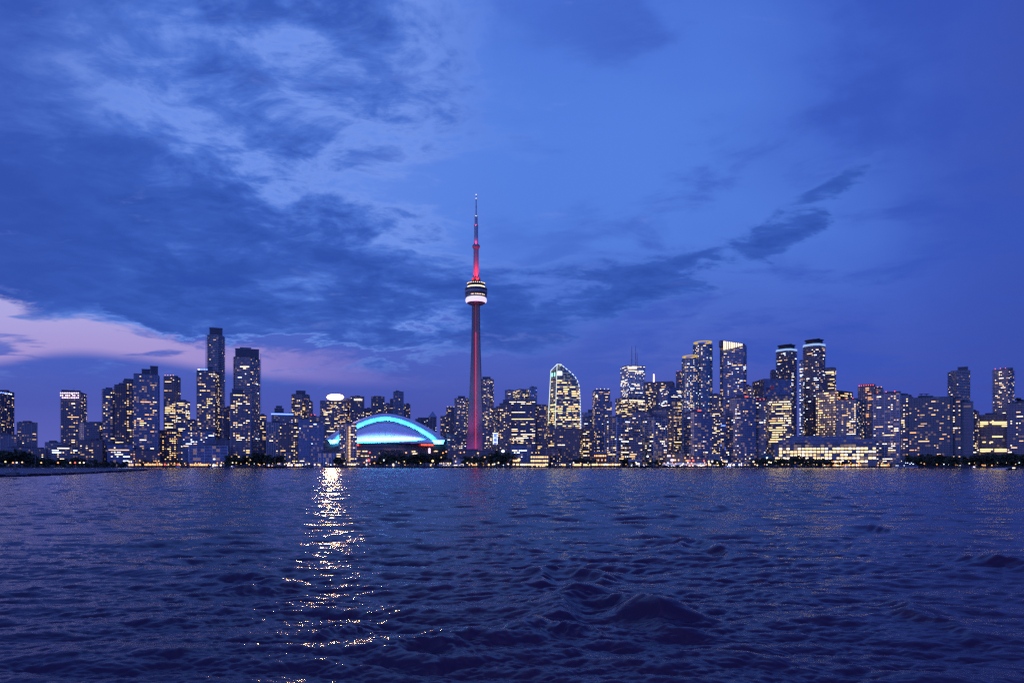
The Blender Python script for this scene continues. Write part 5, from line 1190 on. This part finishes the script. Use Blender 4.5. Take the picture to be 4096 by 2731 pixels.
hut('boat house with rosy lamps west of the colonnade', 1255, 1282, 1848, 989, 'grey', 'white', .6, 'mpw')
hut('quay kiosk row below the slim stadium tower', 1380, 1450, 1846, 989, 'grey', 'grey', .55, 'pwp')
hut('small pale kiosk below the west end of the stadium', 1462, 1482, 1832, 992, 'white', 'grey', .3, 'p', rows=2)
hut('long white canopy before the dark park trees', 1548, 1600, 1852, 987, 'grey', 'white', .25, 'pc')
hut('second white canopy east of the long one in the park', 1612, 1668, 1853, 987, 'grey', 'white', .2, 'pc')
hut('low white canopy beneath the stadium name sign', 1690, 1738, 1853, 987, 'grey', 'white', .35, 'yp')
hut('restaurant with a strip of yellow lamps behind the tour boat', 1762, 1812, 1839, 990, 'brown', 'brown', 1.0, 'yw')
hut('white two storey pier house behind the tour boat stern', 1812, 1856, 1836, 990, 'white', 'white', .4, 'pw', rows=2)
hut('long dark market shed under the great tower', 1866, 1990, 1849, 988, 'brown', 'grey', .5, 'yaw')
hut('bright gabled theatre shed lit warm white', 2050, 2080, 1832, 992, 'tan', 'brown', .9, 'yw', gable=True, rows=2)
hut('low glass restaurant with glowing doors on the quay', 2080, 2138, 1848, 988, 'grey', 'grey', .95, 'ypy')
hut('flat roofed hall edged by two yellow light lines', 2122, 2200, 1818, 998, 'grey', 'brown', 1.0, 'yw', rows=3)
hut('quay shops below the white outlined tower', 2205, 2290, 1850, 988, 'brown', 'grey', .55, 'ywoa')
hut('covered market with yellow stalls west of the marina restaurant', 2290, 2366, 1850, 988, 'brown', 'brown', .65, 'yw')
hut('marina restaurant with a continuous ribbon of light', 2366, 2488, 1848, 987, 'brown', 'brown', 1.0, 'ypw')
hut('raised hall with a glowing orange eave above the marina restaurant', 2376, 2428, 1812, 1000, 'brown', 'brown', .9, 'ow', gable=True, rows=3)
hut('dark arched boat shed beside the white tents', 2516, 2564, 1842, 989, 'grey', 'grey', .4, 'pw', gable=True)
hut('low rosy brick building behind the white tents', 2662, 2742, 1812, 1000, 'tan', 'brown', .35, 'wm', rows=3)
hut('long low terminal with red lamps behind the masts', 2742, 2830, 1832, 998, 'grey', 'grey', .3, 'ro', rows=2)
hut('pale framed pavilion with round trees east of the tents', 2832, 2912, 1836, 998, 'grey', 'white', .5, 'pyw', rows=2)
hut('grey utility house with three square windows', 2836, 2878, 1817, 1004, 'grey', 'white', .9, 'p')
hut('quay cafe with violet sign below the curved quay tower', 2912, 2990, 1850, 988, 'grey', 'white', .6, 'pcm')
hut('teal roofed hut among dark trees west of the warehouse', 3052, 3086, 1817, 1000, 'teal', 'teal', .3, 'c', rows=2)
hut('brilliant glass foyer at the middle of the long warehouse', 3290, 3420, 1838, 996, 'brown', 'grey', 1.0, 'ypyo', rows=2)
hut('row of orange restaurants at the foot of the long warehouse', 3330, 3480, 1852, 987, 'brown', 'brown', 1.0, 'oyap')
hut('amber lit arcade below the pale grid faced tower', 3480, 3570, 1853, 987, 'brown', 'brown', .9, 'aoy')
hut('small lit kiosk among trees below the twin concrete shafts', 3822, 3852, 1846, 990, 'tan', 'brown', .8, 'oa')
hut('faint lit boathouse below the yellow windowed office block', 3930, 3990, 1853, 988, 'brown', 'grey', .3, 'ow')
# round pavilion and white tents
m = MB(); w = 35/F*1000/2; m.lathe([(w,0),(w*1.03,4),(w*.8,7),(w*.3,8.4),(0,8.7)],20)
r = empty('pavilion', (px(2148,1000),1006,GZ)); tag(r, 'teal domed round pavilion beneath the yellow edged hall', 'pavilion'); m.build('dome', pmat('teal_dome', (.10,.26,.30), .5), r, smooth=True)
q = MB(); q.lathe([(w*1.06,2.6),(w*1.06,3.1)],20); q.build('cornice', SLABM['white'], r)
for i, (X0, X1, lb) in enumerate(((2652,2700,'westernmost white scalloped tent in a row of four by the water'),(2700,2742,'second white scalloped tent from the west by the water'),(2742,2784,'third white scalloped tent from the west by the water'),(2784,2826,'easternmost white scalloped tent with brightly lit end'))):
    D = 985.5+2; W = (X1-X0)/F*D; r = empty('tent', (px((X0+X1)/2,D),D+3,GZ)); tag(r, lb, 'tent', 'white tents on the quay')
    m = MB(); n = 8
    for k in range(n):
        a = -W/2+W*k/n; b = -W/2+W*(k+1)/n; za = 3.0+.9*math.sin(math.pi*k/n); zb = 3.0+.9*math.sin(math.pi*(k+1)/n)
        m.face([(a,-2.5,za-1.0),(b,-2.5,zb-1.0),(b,0,zb+.8),(a,0,za+.8)]); m.face([(a,0,za+.8),(b,0,zb+.8),(b,4,zb-1.0),(a,4,za-1.0)])
    m.build('canopy', pmat('tent_fabric', (.75,.75,.78), .7, emit=(.8,.8,1), es=.25), r)
    for s in (-1,1):
        q = MB(); q.tube((s*W*.46,-2.3,0),(s*W*.46,-2.3,3),.12,.12,5); q.build('post', M_ROOF, r)
    for k in range(3 + 5*(i == 3)): win(r, 'p', rl.uniform(-W*.4,W*.4), 1.5, rl.uniform(.8,1.8), 0, 1.6, 1.2)
for i, (X, yt) in enumerate(((2727,1797),(2759,1797),(2790,1800))):
    r = empty('flagpole', (px(X,984),986.5,GZ)); tag(r, ('western','middle','eastern')[i]+' of three tall pale masts standing before the tents', 'mast', 'tall masts before the tents')
    m = MB(); hh = pz(yt,984)-GZ; m.tube((0,0,0),(0,0,hh),.22,.12,6); m.build('pole', SLABM['white'], r); m = MB(); m.tube((-2.2,0,hh*.72),(2.2,0,hh*.72),.1,.1,5); m.build('yard', SLABM['white'], r)
r = empty('flagpole', (px(141,640),640,1.2)); tag(r, 'lone pale flagpole among the western island trees', 'flagpole'); m = MB(); m.tube((0,0,0),(0,0,14),.16,.08,6); m.build('pole', SLABM['grey'], r); m = MB(); m.lathe([(0,0),(.25,.2),(0,.5)],6); m.build('finial', SLABM['grey'], r, loc=(0,0,14))

# ---------------------------------------------------------------- quay edge and breakwater
def strip_poly(pts, z0, z1, name, mat, kind, label):
    b = MB(); P = list(pts)
    if area2(P) < 0: P.reverse()
    b.prism(P, z0, z1); o = b.build(name, mat); tag(o, label, kind=kind); return o
def wpt(X, Y, z=0.0):
    D = (HC-z)*F/(Y-HY); return (px(X, D), D)
NB = [wpt(-900,1925),wpt(-300,1914),wpt(0,1908),wpt(120,1905),wpt(260,1899),wpt(400,1892),wpt(520,1885),wpt(592,1881.5)]
rgb = random.Random(4)
bk = empty('breakwater', (px(300,400),400,0)); tag(bk, 'long low stone breakwater running out from the west edge to a rounded tip', 'breakwater')
P = [(p[0]-bk.location[0], p[1]-bk.location[1]) for p in NB] + [(px(594,560)-bk.location[0], 562-400), (px(560,690)-bk.location[0], 690-400), (px(-900,700)-bk.location[0], 700-400)]
if area2(P) < 0: P.reverse()
b = MB(); b.prism(P, -2, .75); b.build('causeway', pmat('breakwater_top', (.10,.105,.13), .8, noise=.4, nscale=.08), bk)
b = MB()
for (a, c) in zip(NB[:-1], NB[1:]):
    a = Vector(a)-Vector(bk.location[:2]); c = Vector(c)-Vector(bk.location[:2]); L = (c-a).length; n = int(L/2.2)
    for k in range(n):
        p = a + (c-a)*(k/n); s = rgb.uniform(.5,1.1); q = [(p[0]+math.cos(t+rgb.random())*s, p[1]-.6+math.sin(t+rgb.random())*s) for t in (0,1.5,3,4.5)]
        if area2(q) > 0: b.prism(q, -.6, rgb.uniform(.35,.95))
b.build('rock_armour', pmat('wet_rock', (.02,.02,.022), .7), bk)
b = MB()
for (a, c) in zip(NB[:-1], NB[1:]):
    a = Vector(a)-Vector(bk.location[:2]); c = Vector(c)-Vector(bk.location[:2]); e = (c-a).normalized(); nr = Vector((-e.y,e.x)); m_ = (a+c)/2
    b.obox(m_+nr*1.6, e, nr, (c-a).length/2, .5, .75, 1.25)
b.build('parapet', pmat('pale_kerb', (.30,.30,.34), .7), bk)
r = empty('beacon_post', (*wpt(61,1900,.8), .75)); tag(r, 'small dark beacon post standing on the breakwater', 'beacon')
b = MB(); b.tube((0,0,0),(0,0,5.0),.10,.07,6); b.build('pole', M_ROOF, r); b = MB(); b.obox((0,0),(1,0),(0,1),.55,.12,1.6,2.5); b.build('board', M_ROOF, r); b = MB(); b.obox((-.8,0),(1,0),(0,1),1.6,.8,0,.9); b.build('base', M_ROOF, r)
q = MB(); q.box(-3200, 3200, SHORE-3, SHORE+.5, -2, .9); q.box(-3200,3200,SHORE-.4,SHORE+.6,.9,1.95)
tag(q.build('quay_wall', pmat('quay_concrete', (.05,.048,.055), .85, noise=.3, nscale=.05)), 'long dark concrete quay wall at the water edge', 'quay wall')

# ---------------------------------------------------------------- boats
HW = pmat('white_hull', (.62,.64,.70), .4); HD = pmat('dark_hull', (.02,.022,.03), .4)
def hull(L, W, H, mat, parent, bow=.25):
    b = MB(); st = [(-.5,.75),(-.42,.95),(-.1,1),(.2,.95),(.38,.6),(.5,.04)]
    low = [(x*L*.97, y*W*.36, -.25) for x, y in st]; up = [(x*L, y*W/2, H*(1+bow*max(0,(x-.1))*1.6)) for x, y in st]
    mir = lambda q: [(p[0],-p[1],p[2]) for p in q]
    A, Bq = low + mir(low)[::-1], up + mir(up)[::-1]; n = len(A)
    for i in range(n): j = (i+1) % n; b.face([A[j],A[i],Bq[i],Bq[j]])
    for i in range(len(st)-1): b.face([up[i],up[i+1],mir(up)[i+1],mir(up)[i]])
    return b.build('hull', mat, parent)
def boat(label, X, D, L, W, H, hullm, decks, name='boat', cat='boat', flip=False, group=None, lit=0, pal='pw', mast=0, posts=False):
    r = empty(name, (px(X,D), D, .12)); tag(r, label, cat, group); r.rotation_euler = (0,0,math.pi if flip else 0)
    hull(L, W, H, hullm, r); z = H; rg = random.Random(int(X)); fy = 1 if flip else -1
    for (a, b_, h, m) in decks:
        if posts:
            n = max(3, int((b_-a)*L/2.6))
            for i in range(n+1):
                q = MB(); q.box(-.13,.13,fy*W*.40-.13,fy*W*.40+.13,0,h-.25); q.build('post', HW, r, loc=(a*L+(b_-a)*L*i/n,0,z))
            q = MB(); q.box(a*L+1,b_*L-1,-W*.12,W*.12,z,z+h-.3); q.build('cabin', m, r)
        else:
            q = MB(); q.box(a*L,b_*L,-W*.36,W*.36,z,z+h-.2); q.build('cabin', m, r)
            q = MB(); q.box(a*L+.4,b_*L-.4,fy*W*.36-.04 if fy < 0 else W*.36-.02,fy*W*.36+.02 if fy < 0 else W*.36+.04,z+h*.35,z+h*.72); q.build('window_band', pmat('boat_glass',(.02,.025,.04),.15), r)
        q = MB(); q.box(a*L-.4,b_*L+.4,-W*.42,W*.42,z+h-.22,z+h); q.build('deck_roof', HW, r)
        for i in range(lit):
            win(r, rg.choice(pal), rg.uniform(a,b_)*L*.95, fy*(W*.36+.12), z+h*.55, 0, 1.0, .7)
        z += h
    if mast:
        q = MB(); q.tube((0,0,z),(0,0,z+mast),.09,.05,5); q.tube((-.8,0,z+mast*.7),(.8,0,z+mast*.7),.05,.05,4); q.build('mast', HW, r)
    return r
boat('open sided tour boat with white posts and a dark hull', 1799, 962, 39, 7, 1.9, HD, [(-.47,.40,2.6,HW),(.02,.34,1.8,HW)], name='tour_boat', cat='tour boat', flip=True, lit=9, pal='pyp', mast=2.5, posts=True)
boat('low dark tug moored off the white stair column with a pale wheelhouse', 1100, 905, 27, 6, 1.5, HD, [(-.3,-.05,2.0,HD),(.16,.26,3.0,HW)], name='tug', cat='tug', lit=5, pal='oy', mast=2)
boat('long white three decked ferry moored by the dark eastern trees', 3622, 972, 33, 8, 1.7, HW, [(-.47,.40,2.0,HD),(-.42,.33,1.9,HD),(-.25,.2,1.2,HD)], name='ferry', cat='ferry', lit=3, pal='c', mast=3)
sb = boat('speedboat throwing white spray near the east edge of the harbour', 4048, 560, 8.5, 2.6, .9, HD, [(-.2,.15,1.0,HD)], name='speedboat', cat='speedboat', lit=2, pal='p')
foam = pmat('spray', (.75,.78,.85), .9); m = MB(); rf = np.random.default_rng(2)
for k in range(260):
    t = rf.random(); x = -3.5-12*t; sp = .6+2.2*t; y = rf.normal()*sp*.6; z = .15+rf.random()*(1.1*(1-t)+.25); s = .18+.35*rf.random()
    m.face([(x-s,y,z),(x,y-s,z+s*.2),(x+s,y,z+s*.4),(x,y+s,z+s*.6)])
m.build('spray', foam, sb)
boat('small white motor boat passing the lit warehouse', 3385, 935, 9, 3, 1.0, HW, [(-.25,.2,1.3,HW)], name='motor_boat', cat='motor boat', lit=1)
boat('little white launch under the low waterfront glass house', 858, 975, 11, 3, .9, HW, [(-.3,.1,1.2,HW)], name='motor_boat', cat='motor boat', lit=1)
boat('white cabin cruiser near the island tip', 712, 972, 6, 2.6, 1.0, HW, [(-.25,.2,1.6,HW)], name='motor_boat', cat='motor boat', mast=2)
boat('pale launch with a cabin below the broad dark tower', 930, 970, 7, 3, .9, HW, [(-.3,.2,1.6,HW)], name='motor_boat', cat='motor boat', lit=1, mast=2)
boat('low white launch gliding before the colonnade', 1269, 965, 10, 3, .8, HW, [(-.3,.0,.9,HW)], name='motor_boat', cat='motor boat', lit=0)
boat('white sailing yacht moored at the colonnade', 1286, 981, 8, 2.6, .9, HW, [(-.25,.15,.9,HW)], name='sailing_yacht', cat='yacht', mast=9, lit=1)
boat('long low blue hulled barge with a bright white strip', 2148, 980, 24, 6, 1.2, HD, [(-.45,.45,1.3,HD)], name='barge', cat='barge', lit=9, pal='p')
boat('dark cruise boat moored beside the arched boat shed', 2558, 978, 30, 7, 1.6, HD, [(-.4,.4,2.0,HD)], name='cruise_boat', cat='cruise boat', lit=4, pal='yc')
boat('dark cruise boat moored under the white tents', 2690, 979, 26, 7, 1.5, HD, [(-.4,.35,1.8,HD)], name='cruise_boat', cat='cruise boat', lit=4, pal='pc')
boat('white cabin cruiser with violet lamps west of the warehouse', 2915, 981, 13, 4, 1.2, HW, [(-.35,.2,1.6,HW)], name='motor_boat', cat='motor boat', lit=3, pal='mc', mast=2)
boat('small boat with a blinding violet lamp near the eastern trees', 3895, 900, 6, 2.4, .8, HW, [(-.2,.15,1.0,HW)], name='motor_boat', cat='motor boat', lit=3, pal='m')
for lb, X, D, hh, wd in (('white navigation buoy with a slim staff west of the warehouse', 3180, 880, 4.6, 1.0),('small pale marker post in the water below the outlined tower', 2281, 950, 4.2, .5)):
    r = empty('buoy', (px(X,D),D,0)); tag(r, lb, 'buoy'); m = MB(); m.lathe([(0,-.3),(wd,0),(wd,.8),(wd*.4,1.3),(.12,1.6)],10); m.build('float', HW, r); m = MB(); m.tube((0,0,1.4),(0,0,hh),.14,.10,6); m.build('staff', HW, r)
r = empty('dolphin_mooring', (px(2855,972),972,0)); tag(r, 'white square frame standing in the water east of the tents', 'mooring frame'); 
for s in (-1,1): m = MB(); m.box(s*1.4-.2,s*1.4+.2,-.3,.3,-1,3.0); m.build('leg', HW, r)
m = MB(); m.box(-1.8,1.8,-.35,.35,3.0,3.5); m.build('crossbeam', HW, r)
